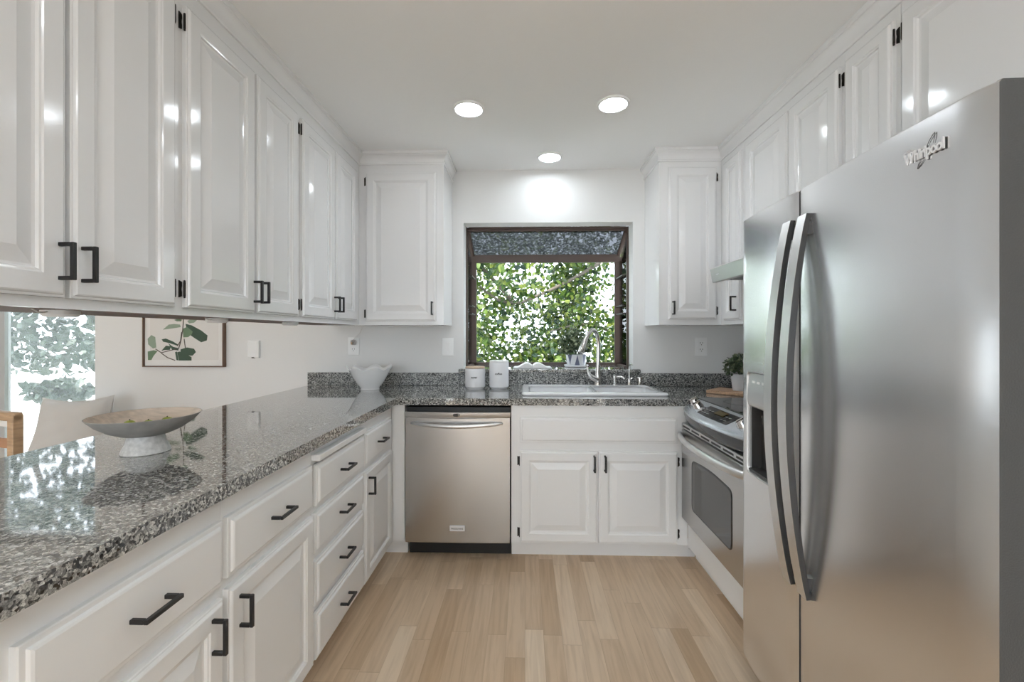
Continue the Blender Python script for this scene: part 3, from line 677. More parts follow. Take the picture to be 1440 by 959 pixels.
# maker's lettering
vs_, fs_ = text_geo('Whirlpool', 0.029, 0.0016, bold=0.0007, spacing=0.92)
xs = [p[0] for p in vs_]; k = 0.088 / (max(xs) - min(xs))
def TF(u, v, w): return (-0.0052 - w, 0.126 - u, 1.622 + v)
b = mb(TF); b.add([(x * k, y * 1.02, z + 0.002) for x, y, z in vs_], fs_); lg = b.build('lettering', M['logo'], fd, local=True)
b = mb(TF); b.add([(x * k + 0.0007, y * 1.02 - 0.0008, z * 0.5) for x, y, z in vs_], fs_); b.build('painted_letter_shadow', M['slot'], lg, local=True)  # dark offset copy of the letters, their shadow put in as colour
def arc(pts_, r): return [(x, y, 0.0012) for x, y in pts_], r
sw = mb(TF)
sw.tube([(0.004, 0.006, 0.001), (0.010, 0.017, 0.001), (0.018, 0.026, 0.001), (0.0225, 0.029, 0.001), (0.022, 0.020, 0.001), (0.019, 0.010, 0.001)], [0.0004, 0.0006, 0.0007, 0.0006, 0.0006, 0.0003], 6)
sw.tube([(-0.008, -0.012, 0.001), (-0.013, -0.018, 0.001), (-0.0155, -0.026, 0.001), (-0.009, -0.022, 0.001), (0.000, -0.013, 0.001)], [0.0003, 0.0006, 0.0006, 0.0007, 0.0003], 6)
sw.build('swirl', M['slot'], lg, local=True)
sw = mb(TF); sw.tube([(-0.047 + 0.024 * f, 0.0145 + 0.004 * math.sin(PI * f), 0.001) for f in [i / 8 for i in range(9)]] , 0.0008, 6)
sw.tube([(-0.047 + 0.024 * f, 0.0145 + 0.0005 * math.sin(PI * f), 0.001) for f in [i / 8 for i in range(9)]], 0.0007, 6); sw.build('swirl', M['logo'], lg, local=True)
mb().box(0.03, 0.15, 0.02, 0.075, 1.6915, 1.704).build('hinge_cover', M['char'], t, local=True, bevel=0.004)

# ------------------------------------------------------------------ ceiling lamps
def lamp(label, x, y, group='recessed ceiling lamps', r=0.082, tilt=None):
    t = thing('ceiling_light', label, 'ceiling light', (x, y, HC), group)
    mb().lathe((x, y, HC), [(r - 0.003, -0.0005), (r, -0.004), (r, -0.007), (r - 0.004, -0.012), (r - 0.012, -0.0125), (r - 0.0165, -0.009), (r - 0.0165, -0.0005)], 40).build('trim_ring', M['plastic'], t, smooth=True)
    q = mb().lathe((x, y, HC), [(r - 0.018, -0.0035), (r - 0.0185, -0.0065), (r - 0.024, -0.0075)], 40).build('lens', M['lens'], t, smooth=True)
    return t
lamp('lit recessed ceiling light, left one of the two side by side', -0.285, 2.205)
lamp('lit recessed ceiling light, right one of the two side by side', 0.440, 2.180)
lamp('lit recessed ceiling light nearest the window wall', 0.161, 2.82)
for x, y, d in ((-0.285, 0.35, 'left above the camera'), (0.44, 0.35, 'right above the camera'), (-0.285, -1.4, 'behind the camera on the left'), (0.44, -1.4, 'behind the camera on the right'),
             (-3.3, 0.7, 'over the dining table'), (-3.3, -1.0, 'over the sitting area'), (-1.9, -2.0, 'by the rear patio doors'), (-1.3, -0.9, 'behind the camera beside the peninsula'), (1.1, -0.6, 'behind the camera by the right wall'), (-0.285, -2.6, 'at the rear wall on the left'), (0.9, -2.4, 'at the rear wall on the right'), (1.0, -1.6, 'in the rear passage'), (-1.0, -1.9, 'in the rear room')):
    lamp('added ceiling fill light ' + d, x, y, 'added ceiling fill lamps out of view')  # fill lamps added out of view to brighten the room

# under-cabinet puck lights
for i, (x, y, d) in enumerate(((-1.15, 1.045, 'nearest the camera, above the dining window'), (-1.15, 1.593, 'above the right edge of the framed print'), (-1.15, 2.10, 'farthest along, above the white wall control'))):
    t = thing('puck_light', 'small white puck light under the left cabinets, ' + d, 'puck light', (x, y, ZUB - 0.012), 'puck lights under the left cabinets')
    mb().lathe((x, y, ZUB + 0.0008), [(0.036, 0), (0.036, -0.010), (0.031, -0.0155), (0.012, -0.0165)], 28).build('housing', M['plastic'], t, smooth=True)
    mb().tube([(x + 0.005, y - 0.034, ZUB - 0.003), (x + 0.01, y - 0.045, ZUB - 0.006), (x + 0.01, y - 0.058, ZUB - 0.006), (x + 0.005, y - 0.068, ZUB + 0.002)], 0.0018, 8).build('cord', M['cable'], t, smooth=True)

# ------------------------------------------------------------------ wall plates
def plate(b, u, v, wd=0.082, ht=0.126):
    return b.panel(u - wd / 2, u + wd / 2, v - ht / 2, v + ht / 2, [(0, 0), (0, 0.004), (0.003, 0.0055), (0.007, 0.0062)])
TW = FB(YW - 0.0003)
for x, lb in ((-1.211, 'white wall outlet with a plug adapter, behind the scalloped bowl'), (1.219, 'white double wall outlet right of the window')):
    t = thing('wall_outlet', lb, 'outlet', (x, YW, 1.12))
    plate(mb(TW), x, 1.184).build('plate', M['plastic'], t, smooth=True, ang=20)
    for dz in (-0.022, 0.022):
        r_ = mb(TW).panel(x - 0.017, x + 0.017, 1.184 + dz - 0.016, 1.184 + dz + 0.016, [(0, 0.0055), (0, 0.0085), (0.003, 0.009)]).build('receptacle', M['plastic'], t)
        s_ = mb(TW); s_.box(x - 0.009, x - 0.006, 1.184 + dz, 1.184 + dz + 0.009, 0.0085, 0.0095); s_.box(x + 0.006, x + 0.009, 1.184 + dz, 1.184 + dz + 0.009, 0.0085, 0.0095)
        s_.cyl((x, 1.184 + dz - 0.008, 0.0085), (x, 1.184 + dz - 0.008, 0.0095), 0.003, n=8); s_.build('slots', M['slot'], r_)
t = thing('plug_adapter', 'small clear plug adapter with a thin wire in the outlet behind the scalloped bowl', 'plug', (-1.205, 3.03, 1.19))
mb().lathe((-1.203, 3.025, 1.215), [(0.006, -0.022), (0.020, -0.018), (0.025, 0.0), (0.019, 0.014), (0.006, 0.018)], 16).build('housing', M['polish'], t, smooth=True)
mb().tube([(-1.203, 3.022, 1.232), (-1.185, 3.02, 1.255), (-1.150, 3.015, 1.285), (-1.13, 2.99, 1.31), (-1.12, 2.96, ZUB - 0.001)], 0.0022, 8).build('wire', M['cable'], t, smooth=True)
t = thing('light_switch', 'white rocker light switch between the left upper cabinet and the window', 'light switch', (-0.542, YW, 1.12))
plate(mb(TW), -0.542, 1.181).build('plate', M['plastic'], t, smooth=True, ang=20)
mb(TW).loops([[(-0.542 - 0.016, 1.149, 0.006), (-0.542 + 0.016, 1.149, 0.006), (-0.542 + 0.016, 1.213, 0.006), (-0.542 - 0.016, 1.213, 0.006)],
              [(-0.542 - 0.016, 1.149, 0.0075), (-0.542 + 0.016, 1.149, 0.0075), (-0.542 + 0.016, 1.213, 0.0115), (-0.542 - 0.016, 1.213, 0.0115)]]).build('rocker', M['plastic'], t)
t = thing('wall_control', 'small white wall control with a dark slot, right of the framed print', 'thermostat', (-1.926, YW, 1.10))
mb(TW).panel(-1.968, -1.884, 1.102, 1.226, [(0, 0), (0, 0.016), (0.004, 0.021), (0.008, 0.022)]).build('body', M['plastic'], t, smooth=True, ang=20)
mb(TW).panel(-1.958, -1.894, 1.135, 1.215, [(0, 0.0215), (0.001, 0.0235)]).build('cover', M['plastic'], t)
mb(TW).box(-1.935, -1.917, 1.100, 1.108, 0.006, 0.0225).build('button', M['slot'], t)

# ------------------------------------------------------------------ framed print on the dining wall
t = thing('framed_print', 'framed botanical print of a leafy branch on the dining wall', 'picture', (-2.43, YW, 1.037))
PX0, PX1, PZ0, PZ1 = -2.722, -2.133, 1.037, 1.86
b = mb(FB(YW - 0.0005)); rect_frame(b, PX0, PX1, PZ0, PZ1, 0.007, 0.0, 0.032); b.build('frame', M['framewood'], t)
mb(FB(YW - 0.0005)).box(PX0 + 0.007, PX1 - 0.007, PZ0 + 0.007, PZ1 - 0.007, 0.004, 0.016).build('mat_board', M['matboard'], t)
pr = mb(FB(YW - 0.0005)).box(PX0 + 0.045, PX1 - 0.045, PZ0 + 0.05, PZ1 - 0.05, 0.0155, 0.0165).build('print', M['print'], t)
def pc(cx_, cy_):                         # a point of the drawing, in its own paper units
    return ((cx_ - 520) / 769.0 * 0.608 - 2.4375, 1.60 - (cy_ + 0) / 440.0 * 0.348 - 0.125 + 0.0)
LV = [('d', [(545, 165), (600, 178), (690, 225), (748, 270), (742, 315), (690, 332), (645, 305), (600, 275), (560, 245)]),
      ('m', [(520, 210), (560, 193), (612, 235), (600, 262), (570, 285), (525, 288)]),
      ('l', [(335, 218), (390, 172), (440, 166), (495, 172), (502, 195), (430, 206)]),
      ('m', [(440, 130), (475, 120), (512, 128), (505, 143), (465, 143)]), ('l', [(560, 140), (600, 120), (655, 128), (625, 155), (580, 162)]),
      ('l', [(195, 300), (230, 266), (266, 285), (276, 378), (245, 388), (200, 350)]),
      ('m', [(196, 415), (250, 404), (288, 410), (250, 455), (230, 492), (198, 492)]),
      ('d', [(325, 305), (365, 298), (425, 322), (475, 350), (468, 362), (400, 340), (340, 327)]),
      ('d', [(322, 410), (365, 362), (412, 368), (402, 400), (350, 402)]),
      ('d', [(385, 338), (430, 372), (482, 385), (480, 406), (422, 398)]),
      ('d', [(500, 395), (560, 378), (625, 390), (642, 420), (612, 452), (555, 450), (500, 432)]),
      ('d', [(470, 422), (490, 415), (555, 440), (602, 466), (602, 496), (485, 496)]), ('d', [(450, 420), (468, 415), (482, 496), (462, 492)]),
      ('d', [(520, 90), (600, 40), (700, 30), (730, 60), (650, 100), (560, 115)]), ('m', [(500, 60), (420, 10), (340, 0), (330, 40), (400, 80), (480, 90)]),
      ('l', [(525, 0), (500, -80), (520, -160), (570, -190), (590, -100), (560, -20)]), ('d', [(480, -60), (400, -120), (330, -120), (360, -60), (430, -20), (490, -20)])]
for i, (k_, pl_) in enumerate(LV):
    pp = [pc(*p) for p in pl_]; w0 = 0.0166 + 0.00012 * i
    if pp[0][1] > PZ1 - 0.06: continue
    mb(FB(YW - 0.0005)).loops([[(x, z, w0) for x, z in pp], [(x, z, w0 + 0.0001) for x, z in pp]]).build('leaf_drawing', {'d': M['pgd'], 'm': M['pgm'], 'l': M['pgl']}[k_], pr)
sb = mb(FB(YW - 0.0005))
for path in ([(540, -120), (530, 0), (526, 140), (520, 220), (500, 330), (482, 388)], [(533, 300), (545, 388)], [(482, 388), (420, 402), (322, 426), (268, 392)], [(322, 430), (380, 470), (450, 495)], [(510, 240), (500, 320), (470, 365)]):
    P = [pc(*p) for p in path]
    for (x0, z0), (x1, z1) in zip(P, P[1:]):
        d = Vector((x1 - x0, z1 - z0)).normalized() * 0.0028; nx, nz = -d.y, d.x
        sb.loops([[(x0 + nx, z0 + nz, wv), (x0 - nx, z0 - nz, wv), (x1 - nx, z1 - nz, wv), (x1 + nx, z1 + nz, wv)] for wv in (0.0166, 0.0184)])
sb.build('stem_drawing', M['pst'], pr)

# ------------------------------------------------------------------ sink and taps
t = thing('kitchen_sink', 'white double-bowl drop-in sink under the garden window', 'sink', (0.41, 2.78, 0.91))
sk = mb().loops([[(x, y, z) for x, y in rrect(-0.018 + i, 0.838 - i, 2.535 + i, 3.008 - i, 0.03, 5)] for i, z in ((0.004, 0.9113), (0.0, 0.918), (0.003, 0.925), (0.012, 0.9285), (0.04, 0.9285))]).build('basin', M['porcelain'], t, smooth=True)
# underside shell so that the bowls have walls
sk2 = mb().loops([[(x, y, z) for x, y in rrect(0.020, 0.800, 2.580, 2.975, 0.03, 5)] for z in (0.70, 0.927)])
mbk = MB(); mbk.v = [tuple(Vector(p)) for p in sk2.v]; mbk.f = sk2.f; mbk.m = sk2.m
apx = mbk.build('bowl_shell', M['porcelain'], t)
def bowlcut(x0, x1): 
    o0 = Vector(ORG[t.name])
    c = mb().loops([[(x - o0.x, y - o0.y, z - o0.z) for x, y in rrect(x0 + i, x1 - i, 2.592 + i, 2.915 - i, 0.05, 6)] for i, z in ((0.03, 0.72), (0.012, 0.735), (0.004, 0.80), (0.0, 0.920), (-0.010, 0.9295), (-0.012, 0.95))])
    return c
for o in (sk, apx):
    apply_cut(o, [bowlcut(0.032, 0.418), bowlcut(0.442, 0.790)])
    for p in o.data.polygons: p.use_smooth = True
    o.data.set_sharp_from_angle(angle=math.radians(40))
for x in (0.22, 0.62):
    mb().lathe((x, 2.75, 0.7205), [(0.040, 0), (0.042, 0.003), (0.030, 0.004), (0.010, 0.002)], 24).build('drain', M['chrome'], t, smooth=True)
ZS = 0.9287
def smoothpath(P, n=6):
    P = [Vector(p) for p in P]; o = []
    for i in range(len(P) - 1):
        p0, p1, p2, p3 = P[max(i - 1, 0)], P[i], P[i + 1], P[min(i + 2, len(P) - 1)]
        for k in range(n):
            f = k / n
            o.append(0.5 * ((2 * p1) + (p2 - p0) * f + (2 * p0 - 5 * p1 + 4 * p2 - p3) * f * f + (3 * p1 - p0 - 3 * p2 + p3) * f ** 3))
    o.append(P[-1]); return o
t = thing('kitchen_faucet', 'brushed nickel gooseneck faucet with pull-down spray head behind the sink', 'faucet', (0.49, 2.955, ZS))
fxx, fyy = 0.492, 2.955
mb().lathe((fxx, fyy, ZS), [(0.031, 0), (0.031, 0.004), (0.028, 0.010), (0.025, 0.05), (0.018, 0.085), (0.0145, 0.115)], 24).build('body', M['chrome'], t, smooth=True)
mb().tube(smoothpath([(fxx, fyy, ZS + 0.09), (fxx + 0.003, fyy, 1.10), (fxx + 0.004, fyy, 1.21), (fxx - 0.012, fyy - 0.018, 1.278), (fxx - 0.045, fyy - 0.055, 1.298), (fxx - 0.078, fyy - 0.09, 1.268), (fxx - 0.098, fyy - 0.11, 1.235)]), 0.0135, 16).build('neck', M['chrome'], t, smooth=True)
mb().tube([(fxx - 0.094, fyy - 0.106, 1.242), (fxx - 0.099, fyy - 0.111, 1.232), (fxx - 0.127, fyy - 0.140, 1.165), (fxx - 0.134, fyy - 0.147, 1.150), (fxx - 0.135, fyy - 0.148, 1.147)], [0.0135, 0.0165, 0.021, 0.020, 0.014], 18).build('spray_head', M['chrome'], t, smooth=True)
mb().tube(smoothpath([(fxx - 0.005, fyy - 0.012, ZS + 0.035), (fxx - 0.045, fyy - 0.022, ZS + 0.055), (fxx - 0.068, fyy - 0.028, ZS + 0.085), (fxx - 0.076, fyy - 0.030, ZS + 0.125), (fxx - 0.086, fyy - 0.032, ZS + 0.138)], 5),
          [0.022, 0.021, 0.020, 0.019, 0.018, 0.017, 0.0155, 0.014, 0.012, 0.0105, 0.009, 0.008, 0.0075, 0.007, 0.0065, 0.006, 0.006, 0.006, 0.0055, 0.005, 0.004], 14).build('lever', M['chrome'], t, smooth=True)
t = thing('soap_dispenser', 'nickel soap dispenser with a horizontal spout right of the faucet', 'soap dispenser', (0.607, 2.965, ZS))
mb().lathe((0.607, 2.965, ZS), [(0.018, 0), (0.018, 0.004), (0.012, 0.008), (0.012, 0.045), (0.015, 0.048), (0.015, 0.060), (0.010, 0.064)], 20).build('pump', M['chrome'], t, smooth=True)
mb().tube(smoothpath([(0.609, 2.965, ZS + 0.050), (0.635, 2.955, ZS + 0.056), (0.660, 2.945, ZS + 0.052), (0.668, 2.942, ZS + 0.040)], 4), 0.006, 10).build('spout', M['chrome'], t, smooth=True)
t = thing('filter_tap', 'tall slim chrome water tap between the soap dispenser and the air gap cap', 'faucet', (0.706, 2.965, ZS))
mb().lathe((0.706, 2.965, ZS), [(0.017, 0), (0.016, 0.006), (0.013, 0.012), (0.013, 0.036), (0.008, 0.042)], 20).build('base', M['chrome'], t, smooth=True)
mb().tube(smoothpath([(0.706, 2.965, ZS + 0.038), (0.706, 2.965, ZS + 0.09), (0.708, 2.963, ZS + 0.125), (0.708, 2.93, ZS + 0.145), (0.708, 2.89, ZS + 0.138)], 4), 0.006, 12).build('spout', M['chrome'], t, smooth=True)
mb().tube([(0.712, 2.965, ZS + 0.036), (0.726, 2.960, ZS + 0.048)], 0.005, 10).build('lever', M['chrome'], t, smooth=True)
t = thing('air_gap', 'short nickel air gap cap at the right end behind the sink', 'air gap cap', (0.776, 2.965, ZS))
mb().lathe((0.776, 2.965, ZS), [(0.019, 0), (0.017, 0.005), (0.014, 0.010), (0.014, 0.040)], 20).build('tube', M['chrome'], t, smooth=True)
mb().lathe((0.776, 2.965, ZS + 0.040), [(0.014, 0), (0.019, 0.003), (0.019, 0.010), (0.014, 0.014)], 20).build('cap', M['polish'], t, smooth=True)

# ------------------------------------------------------------------ things on the counter
ZC = TH1 + 0.0004
def canister(label, x, y, r, h, txt, ts, lidm):
    t = thing('canister', label, 'canister', (x, y, ZC), 'white canisters left of the sink')
    mb().lathe((x, y, ZC), [(r - 0.012, 0), (r - 0.010, 0.004), (r - 0.008, 0.006), (r, 0.016), (r, h * 0.5), (r, h - 0.016), (r - 0.002, h - 0.008), (r - 0.006, h - 0.006)], 48).build('jar', M['matwhite'], t, smooth=True)
    mb().lathe((x, y, ZC + h - 0.006), [(r - 0.004, 0), (r - 0.001, 0.002), (r - 0.001, 0.007), (r - 0.005, 0.010), (0.01, 0.0105)], 48).build('lid', lidm, t, smooth=True)
    v_, f_ = text_geo(txt, ts, 0.0003, bold=0.0004)
    q = mb(); q.add([(x + (r + 0.0004 + pz) * math.sin(px / r), y - (r + 0.0004 + pz) * math.cos(px / r), ZC + h * 0.56 + py) for px, py, pz in v_], f_); q.build('lettering', M['ink'], t)
canister('shorter white canister with a wooden lid, left of the sink', -0.327, 2.865, 0.0655, 0.142, 'sugar', 0.019, M['lidwood'])
canister('taller white canister with a pale lid, beside the sink', -0.170, 2.870, 0.0640, 0.182, 'coffee', 0.019, M['plastic'])

bx0, by0 = -1.005, 2.80                        # scalloped bowl
def wob(r, z, a, i):
    k = max(0.0, (z - 0.03) / 0.115); c = math.cos(7 * a + 0.9)
    return r * (1 + 0.06 * k * k * c), z + 0.013 * k ** 3 * c
prof = [(0.058, 0), (0.060, 0.003), (0.058, 0.010), (0.060, 0.014), (0.085, 0.045), (0.110, 0.090), (0.131, 0.130), (0.141, 0.141), (0.1395, 0.1445), (0.128, 0.135), (0.106, 0.094), (0.080, 0.048), (0.050, 0.020), (0.01, 0.017)]
o = mb().lathe((bx0, by0, ZC), prof, 144, wob=wob).build('scalloped_bowl', M['white'], smooth=True, ang=60)
tag(o, 'white ceramic bowl with a scalloped rim on the counter corner', 'bowl')

px_, py_ = -1.158, 1.298                        # pedestal bowl
t = thing('pedestal_bowl', 'wide shallow bowl with a wood inside on a speckled white foot, on the peninsula', 'bowl', (px_, py_, ZC))
mb().lathe((px_, py_, ZC), [(0.061, 0), (0.062, 0.002), (0.060, 0.008), (0.050, 0.030), (0.046, 0.046), (0.046, 0.052)], 48).build('foot', M['terrazzo'], t, smooth=True)
mb().lathe((px_, py_, ZC), [(0.046, 0.0522), (0.060, 0.055), (0.090, 0.068), (0.118, 0.088), (0.137, 0.108), (0.1405, 0.1125), (0.1395, 0.1135), (0.138, 0.1132)], 64, True, False).build('shell', M['bowlgrey'], t, smooth=True)
mb().lathe((px_, py_, ZC), [(0.138, 0.1132), (0.1355, 0.1115), (0.116, 0.094), (0.088, 0.0755), (0.055, 0.064), (0.02, 0.0615), (0.001, 0.0612)], 64, False, True).build('inside', M['bowlwood'], t, smooth=True)
FG = 'green fruits in the pedestal bowl'
for (dx, dy, d) in ((-0.030, -0.024, 'leftmost of the three'), (0.012, -0.006, 'middle one of the three'), (0.054, 0.014, 'rightmost of the three')):
    x, y = px_ + dx, py_ + dy; z = ZC + 0.0625 + 0.5 * (dx * dx + dy * dy) / 0.25 + 0.0185
    t = thing('green_fruit', 'small round green fruit in the pedestal bowl, ' + d, 'fruit', (x, y, z - 0.0165), FG)
    mb().sphere((x, y, z), 0.0175, 18, 0.94).build('flesh', M['fruit'], t, smooth=True)
    mb().cyl((x, y, z + 0.0155), (x + 0.001, y, z + 0.019), 0.0016, n=8).build('stem', M['bark'], t)

# chopping board with the small plant on it
t = thing('cutting_board', 'pale wooden cutting board lying behind the cooktop', 'cutting board', (1.285, 2.66, ZC))
e1 = Vector((0.70, -0.714)); e2 = Vector((0.714, 0.70)); c0 = Vector((1.103, 2.685))
cs = [c0, c0 + e1 * 0.29, c0 + e1 * 0.29 + e2 * 0.20, c0 + e2 * 0.20]
cbd = mb().prism([tuple(p) for p in cs], ZC, ZC + 0.020).build('slab', M['board'], t, bevel=0.004)
cc = c0 + e1 * 0.265 + e2 * 0.10
mb().lathe((cc.x, cc.y, ZC + 0.0205), [(0.010, -0.0003), (0.012, 0.0003), (0.008, 0.0003), (0.007, -0.0003)], 20).build('hanging_ring', M['iron'], t)

def sprigs(b, c, R, H, n, ls, seed, spread=1.0):
    g = random.Random(seed)
    for i in range(n):
        a = g.uniform(0, 2 * PI); rr = R * math.sqrt(g.random()); h = H * (0.25 + 0.75 * g.random()) * (1 - 0.45 * (rr / R) ** 2)
        p = Vector((c[0] + rr * math.cos(a) * spread, c[1] + rr * math.sin(a) * spread, c[2] + h))
        leaf(b, p, ls * g.uniform(0.7, 1.25), g)
def leaf(b, p, s, g, droop=0.3):
    d = Vector((g.uniform(-1, 1), g.uniform(-1, 1), g.uniform(-0.6 - droop, 0.6))).normalized()
    u = d.cross(Vector((g.uniform(-1, 1), g.uniform(-1, 1), g.uniform(-1, 1)))).normalized(); k = d.cross(u)
    wv = 0.32
    P = [p, p + d * s * 0.35 + u * s * wv + k * s * 0.06, p + d * s * 0.72 + u * s * wv * 0.7 + k * s * 0.05, p + d * s, p + d * s * 0.72 - u * s * wv * 0.7 + k * s * 0.05, p + d * s * 0.35 - u * s * wv + k * s * 0.06, p + d * s * 0.5]
    b.add([tuple(q) for q in P], [(0, 1, 6), (1, 2, 6), (2, 3, 6), (3, 4, 6), (4, 5, 6), (5, 0, 6)])
def plant_leaves(name, b, m_, parent):
    return b.build(name, m_, parent)
xp, yp, zp = 1.292, 2.655, ZC + 0.0204
t = thing('potted_plant', 'small green plant in a pale pot on the cutting board, half hidden by the refrigerator', 'potted plant', (xp, yp, zp))
mb().lathe((xp, yp, zp), [(0.038, 0), (0.040, 0.003), (0.050, 0.092), (0.051, 0.100), (0.046, 0.100), (0.045, 0.086), (0.01, 0.085)], 32).build('pot', M['potgrey'], t, smooth=True)
mb().lathe((xp, yp, zp), [(0.0445, 0.080), (0.044, 0.088), (0.02, 0.092)], 20).build('soil', M['soil'], t)
b = MB(); sprigs(b, (xp, yp, zp + 0.085), 0.085, 0.14, 420, 0.026, 3); b.build('foliage', M['leafdk'], t)
b = mb(); g = random.Random(5)
for i in range(14):
    a = g.uniform(0, 2 * PI); r_ = g.uniform(0.01, 0.06); b.tube([(xp + 0.1 * r_ * math.cos(a), yp + 0.1 * r_ * math.sin(a), zp + 0.088), (xp + r_ * math.cos(a), yp + r_ * math.sin(a), zp + g.uniform(0.12, 0.19))], 0.0012, 5)
b.build('stems', M['pgm'], t)

xp, yp, zp = 0.383, 3.26, 1.0288
t = thing('potted_plant', 'bushy green plant in a faceted grey and navy pot on the window sill', 'potted plant', (xp, yp, zp))
mb().lathe((xp, yp, zp), [(0.082, 0), (0.088, 0.004), (0.090, 0.014), (0.086, 0.015), (0.082, 0.008), (0.01, 0.007)], 32).build('saucer', M['matwhite'], t, smooth=True)
b = mb(); nF = 12
z0, z1, z2 = zp + 0.0155, zp + 0.055, zp + 0.092
lo = [(xp + 0.070 * math.cos(2 * PI * (i + .5) / nF), yp + 0.070 * math.sin(2 * PI * (i + .5) / nF), z0) for i in range(nF)]
hi = [(xp + 0.077 * math.cos(2 * PI * i / nF), yp + 0.077 * math.sin(2 * PI * i / nF), z2) for i in range(nF)]
b.add(lo + hi, [])
for i in range(nF):
    j = (i + 1) % nF
    b.mi = 1 if i in (0, 3, 7, 10) else 0; b.f.append([i, nF + i, nF + j]); b.m.append(b.mi)
    b.mi = 1 if i in (2, 5, 8) else 0; b.f.append([i, nF + j, j]); b.m.append(b.mi)
b.f.append(list(range(nF - 1, -1, -1))); b.m.append(0)
b.build('pot', [M['potgrey'], M['potnavy']], t)
mb().lathe((xp, yp, zp), [(0.068, 0.078), (0.066, 0.084), (0.02, 0.088)], 20).build('soil', M['soil'], t)
b = MB(); sprigs(b, (xp - 0.01, yp, zp + 0.075), 0.125, 0.215, 800, 0.030, 9); b.build('foliage', M['leafdk'], t)
b = mb(); g = random.Random(6)
for i in range(22):
    a = g.uniform(0, 2 * PI); r_ = g.uniform(0.01, 0.085); b.tube([(xp + 0.3 * r_ * math.cos(a), yp + 0.3 * r_ * math.sin(a), zp + 0.082), (xp + r_ * math.cos(a), yp + r_ * math.sin(a), zp + g.uniform(0.14, 0.24))], 0.0014, 5)
b.build('stems', M['pgm'], t)

# open book on the sill
xs_, ys_, zs_ = 0.055, 3.165, 1.0288
t = thing('open_book', 'open white book lying face up on the window sill behind the sink', 'book', (xs_, ys_, zs_))
def pages(sgn):
    L = []
    for i in range(13):
        f = i / 12; x = xs_ + sgn * (0.002 + 0.128 * f); z = zs_ + 0.004 + 0.026 * math.sin(PI * min(1, f * 1.15 + 0.08)) * (1 - f) ** 0.6 * 1.35 + 0.004 * (1 - f)
        L.append([(x, ys_ - 0.08, zs_ + 0.0032), (x, ys_ - 0.08, z), (x, ys_ + 0.08, z), (x, ys_ + 0.08, zs_ + 0.0032)])
    return mb().loops(L)
for sg in (-1, 1): pages(sg).build('page_block', M['paper'], t, smooth=True)
mb().box(xs_ - 0.136, xs_ + 0.136, ys_ - 0.084, ys_ + 0.084, zs_, zs_ + 0.003).build('cover', M['cover'], t)

# ------------------------------------------------------------------ dining side
def pillow(name, label, c, ex, ey, w_, h_, th, seed):
    n = 22; g = random.Random(seed); ez = ex.cross(ey).normalized(); b = MB(); V = []
    for side in (1, -1):
        for i in range(n + 1):
            for j in range(n + 1):
                a, d = 2 * i / n - 1, 2 * j / n - 1
                pin = 1 - 0.16 * (1 - a * a) * abs(d) ** 2 * 1.0; pin2 = 1 - 0.16 * (1 - d * d) * abs(a) ** 2
                hgt = th * max(0.0, (1 - a ** 4) * (1 - d ** 4)) ** 0.55 + (0.004 * math.sin(9 * a + 4 * d) + 0.003 * math.sin(13 * d - 5 * a)) * (1 - a * a) * (1 - d * d)
                V.append(tuple(c + ex * (a * w_ / 2 * pin2 * (1 + 0.14 * (1 - d))) + ey * (d * h_ / 2 * pin) + ez * (side * hgt)))
    F = []; q = (n + 1) * (n + 1)
    for s_ in (0, 1):
        for i in range(n):
            for j in range(n):
                k = s_ * q + i * (n + 1) + j; F.append((k, k + 1, k + n + 2, k + n + 1) if s_ else (k, k + n + 1, k + n + 2, k + 1))
    b.add(V, F)
    o = b.build(name, M['fabric'], None, smooth=True, ang=80)
    bm = bmesh.new(); bm.from_mesh(o.data); bmesh.ops.remove_doubles(bm, verts=bm.verts, dist=0.0006); bm.to_mesh(o.data); bm.free()
    return tag(o, label, 'pillow')
t = thing('dining_bench', 'oak bench against the dining wall carrying the cream pillow', 'bench', (-3.15, 2.8, 0))
mb().box(-3.60, -2.70, 2.58, 3.02, 0.355, 0.40).build('seat', M['oak'], t, bevel=0.006)
for x in (-3.55, -2.80):
    for y in (2.62, 2.92):
        mb().box(x, x + 0.05, y, y + 0.05, 0.0, 0.355).build('leg', M['oak'], t, bevel=0.004)
ex = Vector((0.97, 0.10, 0.03)).normalized(); ey = Vector((0.03, 0.20, 1.0)); ey = (ey - ex * ey.dot(ex)).normalized()
pillow('throw_pillow', 'cream linen throw pillow leaning on the dining wall below the glazed door', Vector((-3.02, 2.83, 0.640)), ex, ey, 0.46, 0.43, 0.07, 3)
def dining_chair(x, y, rot):
    t = thing('dining_chair', 'oak armchair with tan leather and white strap back at the left edge of the picture', 'chair', (x, y, 0))
    ca, sa = math.cos(rot), math.sin(rot)
    def T(u, v, w): return (x + u * ca - v * sa, y + u * sa + v * ca, w)
    def bx_(nm, a, m_, bev=0.004): return mb(T).box(*a).build(nm, m_, t, bevel=bev)
    bx_('seat', (-0.25, 0.25, -0.25, 0.25, 0.42, 0.47), M['tan'], 0.012)
    for u in (-0.25, 0.21):
        bx_('leg', (u, u + 0.04, -0.25, -0.21, 0, 0.42), M['oak']); bx_('leg', (u, u + 0.04, 0.21, 0.25, 0, 0.90), M['oak'])
    for k in range(4):
        bx_('back_strap', (-0.21, 0.21, 0.222, 0.236, 0.54 + 0.10 * k, 0.585 + 0.10 * k), M['strap'] if k % 2 else M['tan'], 0.003)
    bx_('top_rail', (-0.25, 0.25, 0.212, 0.248, 0.87, 0.91), M['oak'], 0.006)
dining_chair(-2.52, 2.22, 2.9)

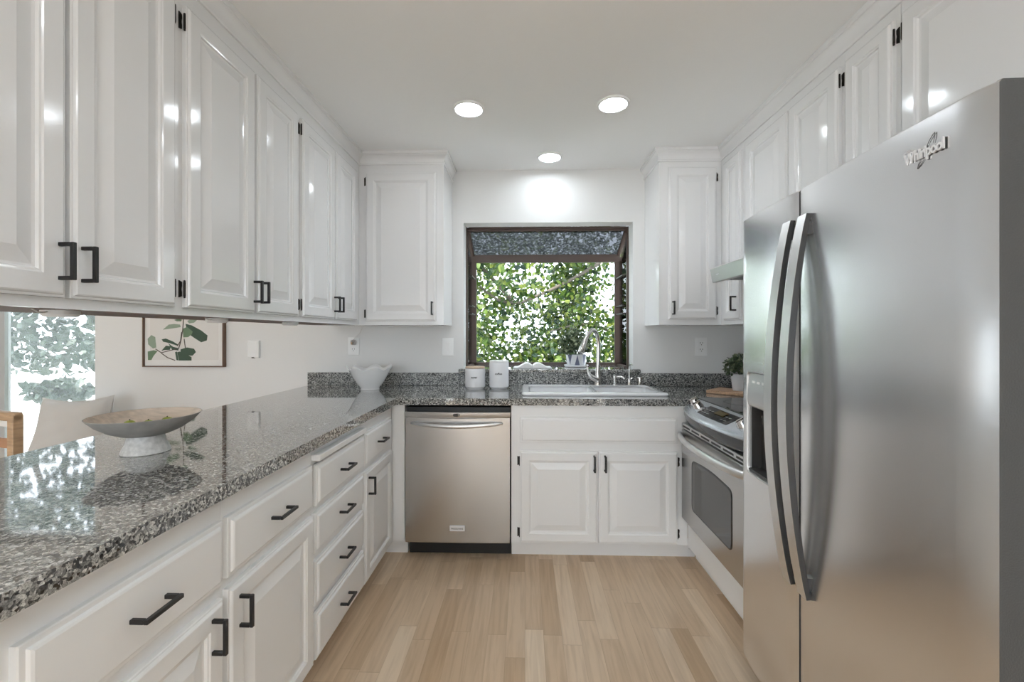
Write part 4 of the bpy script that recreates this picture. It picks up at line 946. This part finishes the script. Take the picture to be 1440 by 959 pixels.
# ------------------------------------------------------------------ outdoors
gr = mb().box(-20, 14, YW + 0.13, 26, -0.35, -0.15).build('patio', M['ground']); gr['kind'] = 'structure'
gr2 = mb().box(-20, 14, -22, -3.35, -0.35, -0.15).build('yard', M['ground']); gr2['kind'] = 'structure'
gr3 = mb().box(-20, -6.15, -3.35, YW + 0.13, -0.35, -0.15).build('terrace', M['ground']); gr3['kind'] = 'structure'
def tree(name, label, cat, branches, clusters, n, ls, m_, seed, group=None, sway=0.5):
    g = random.Random(seed); x, y, z = branches[0][0]
    t = thing(name, label, cat, (x, y, z), group)
    for i, br in enumerate(branches):
        k = len(br); r0 = 0.085 if i == 0 else 0.03
        P = smoothpath(br, 5); mb().tube(P, [r0 * (1 - 0.75 * j / (len(P) - 1)) for j in range(len(P))], 10).build('trunk' if i == 0 else 'branch', M['bark'], t, smooth=True)
    b = MB()
    for i in range(n):
        c, R = g.choice(clusters); v = Vector((g.gauss(0, 1), g.gauss(0, 1), g.gauss(0, 1))); v = v.normalized() * (g.random() ** 0.45)
        leaf(b, Vector((c[0] + v.x * R[0], c[1] + v.y * R[1], c[2] + v.z * R[2])), ls * g.uniform(0.7, 1.3), g, 0.7)
    b.build('foliage', m_, t)
    return t
g = random.Random(21)
cl = []
for i in range(12):
    for k in range(11):
        if g.random() < 0.10: continue
        cl.append(((-2.2 + 0.44 * i + g.uniform(-0.2, 0.2), g.uniform(5.0, 6.9), 0.0 + 0.44 * k + g.uniform(-0.2, 0.2)), (0.46, 0.40, 0.44)))
tree('leafy_tree', 'leafy green tree just outside the kitchen window', 'tree',
     [[(1.9, 6.6, -0.15), (1.7, 6.5, 1.2), (1.4, 6.4, 2.6), (1.0, 6.3, 4.2)], [(1.4, 6.4, 2.5), (0.4, 6.0, 1.9), (-0.35, 5.7, 1.72), (-1.2, 5.5, 2.6)], [(-0.15, 5.75, 1.70), (-0.55, 5.4, 2.12), (-0.95, 5.3, 2.5)], [(1.7, 6.5, 1.1), (0.9, 6.0, 1.4), (0.3, 5.8, 1.3)]],
     cl, 54000, 0.080, M['leaftree'], 4)
cl = []
for i in range(11):
    for k in range(8):
        if g.random() < 0.12: continue
        z = 1.05 + 0.36 * k + g.uniform(-0.12, 0.12)
        cl.append(((-8.6 + 0.37 * i + g.uniform(-0.15, 0.15), g.uniform(5.4, 6.8), z), (0.34, 0.34, 0.30)))
for i in range(3):
    cl.append(((g.uniform(-5.7, -5.3), 5.0, 0.62), (0.22, 0.25, 0.10)))
tree('shade_tree', 'hazy grey-green tree seen through the dining window', 'tree',
     [[(-7.9, 6.2, -0.15), (-7.8, 6.2, 1.2), (-7.2, 6.1, 2.2), (-6.6, 6.0, 3.4)], [(-7.4, 6.1, 2.0), (-6.3, 5.8, 1.9), (-5.4, 5.5, 1.5)]],
     cl, 6500, 0.125, M['leafgrey'], 8)
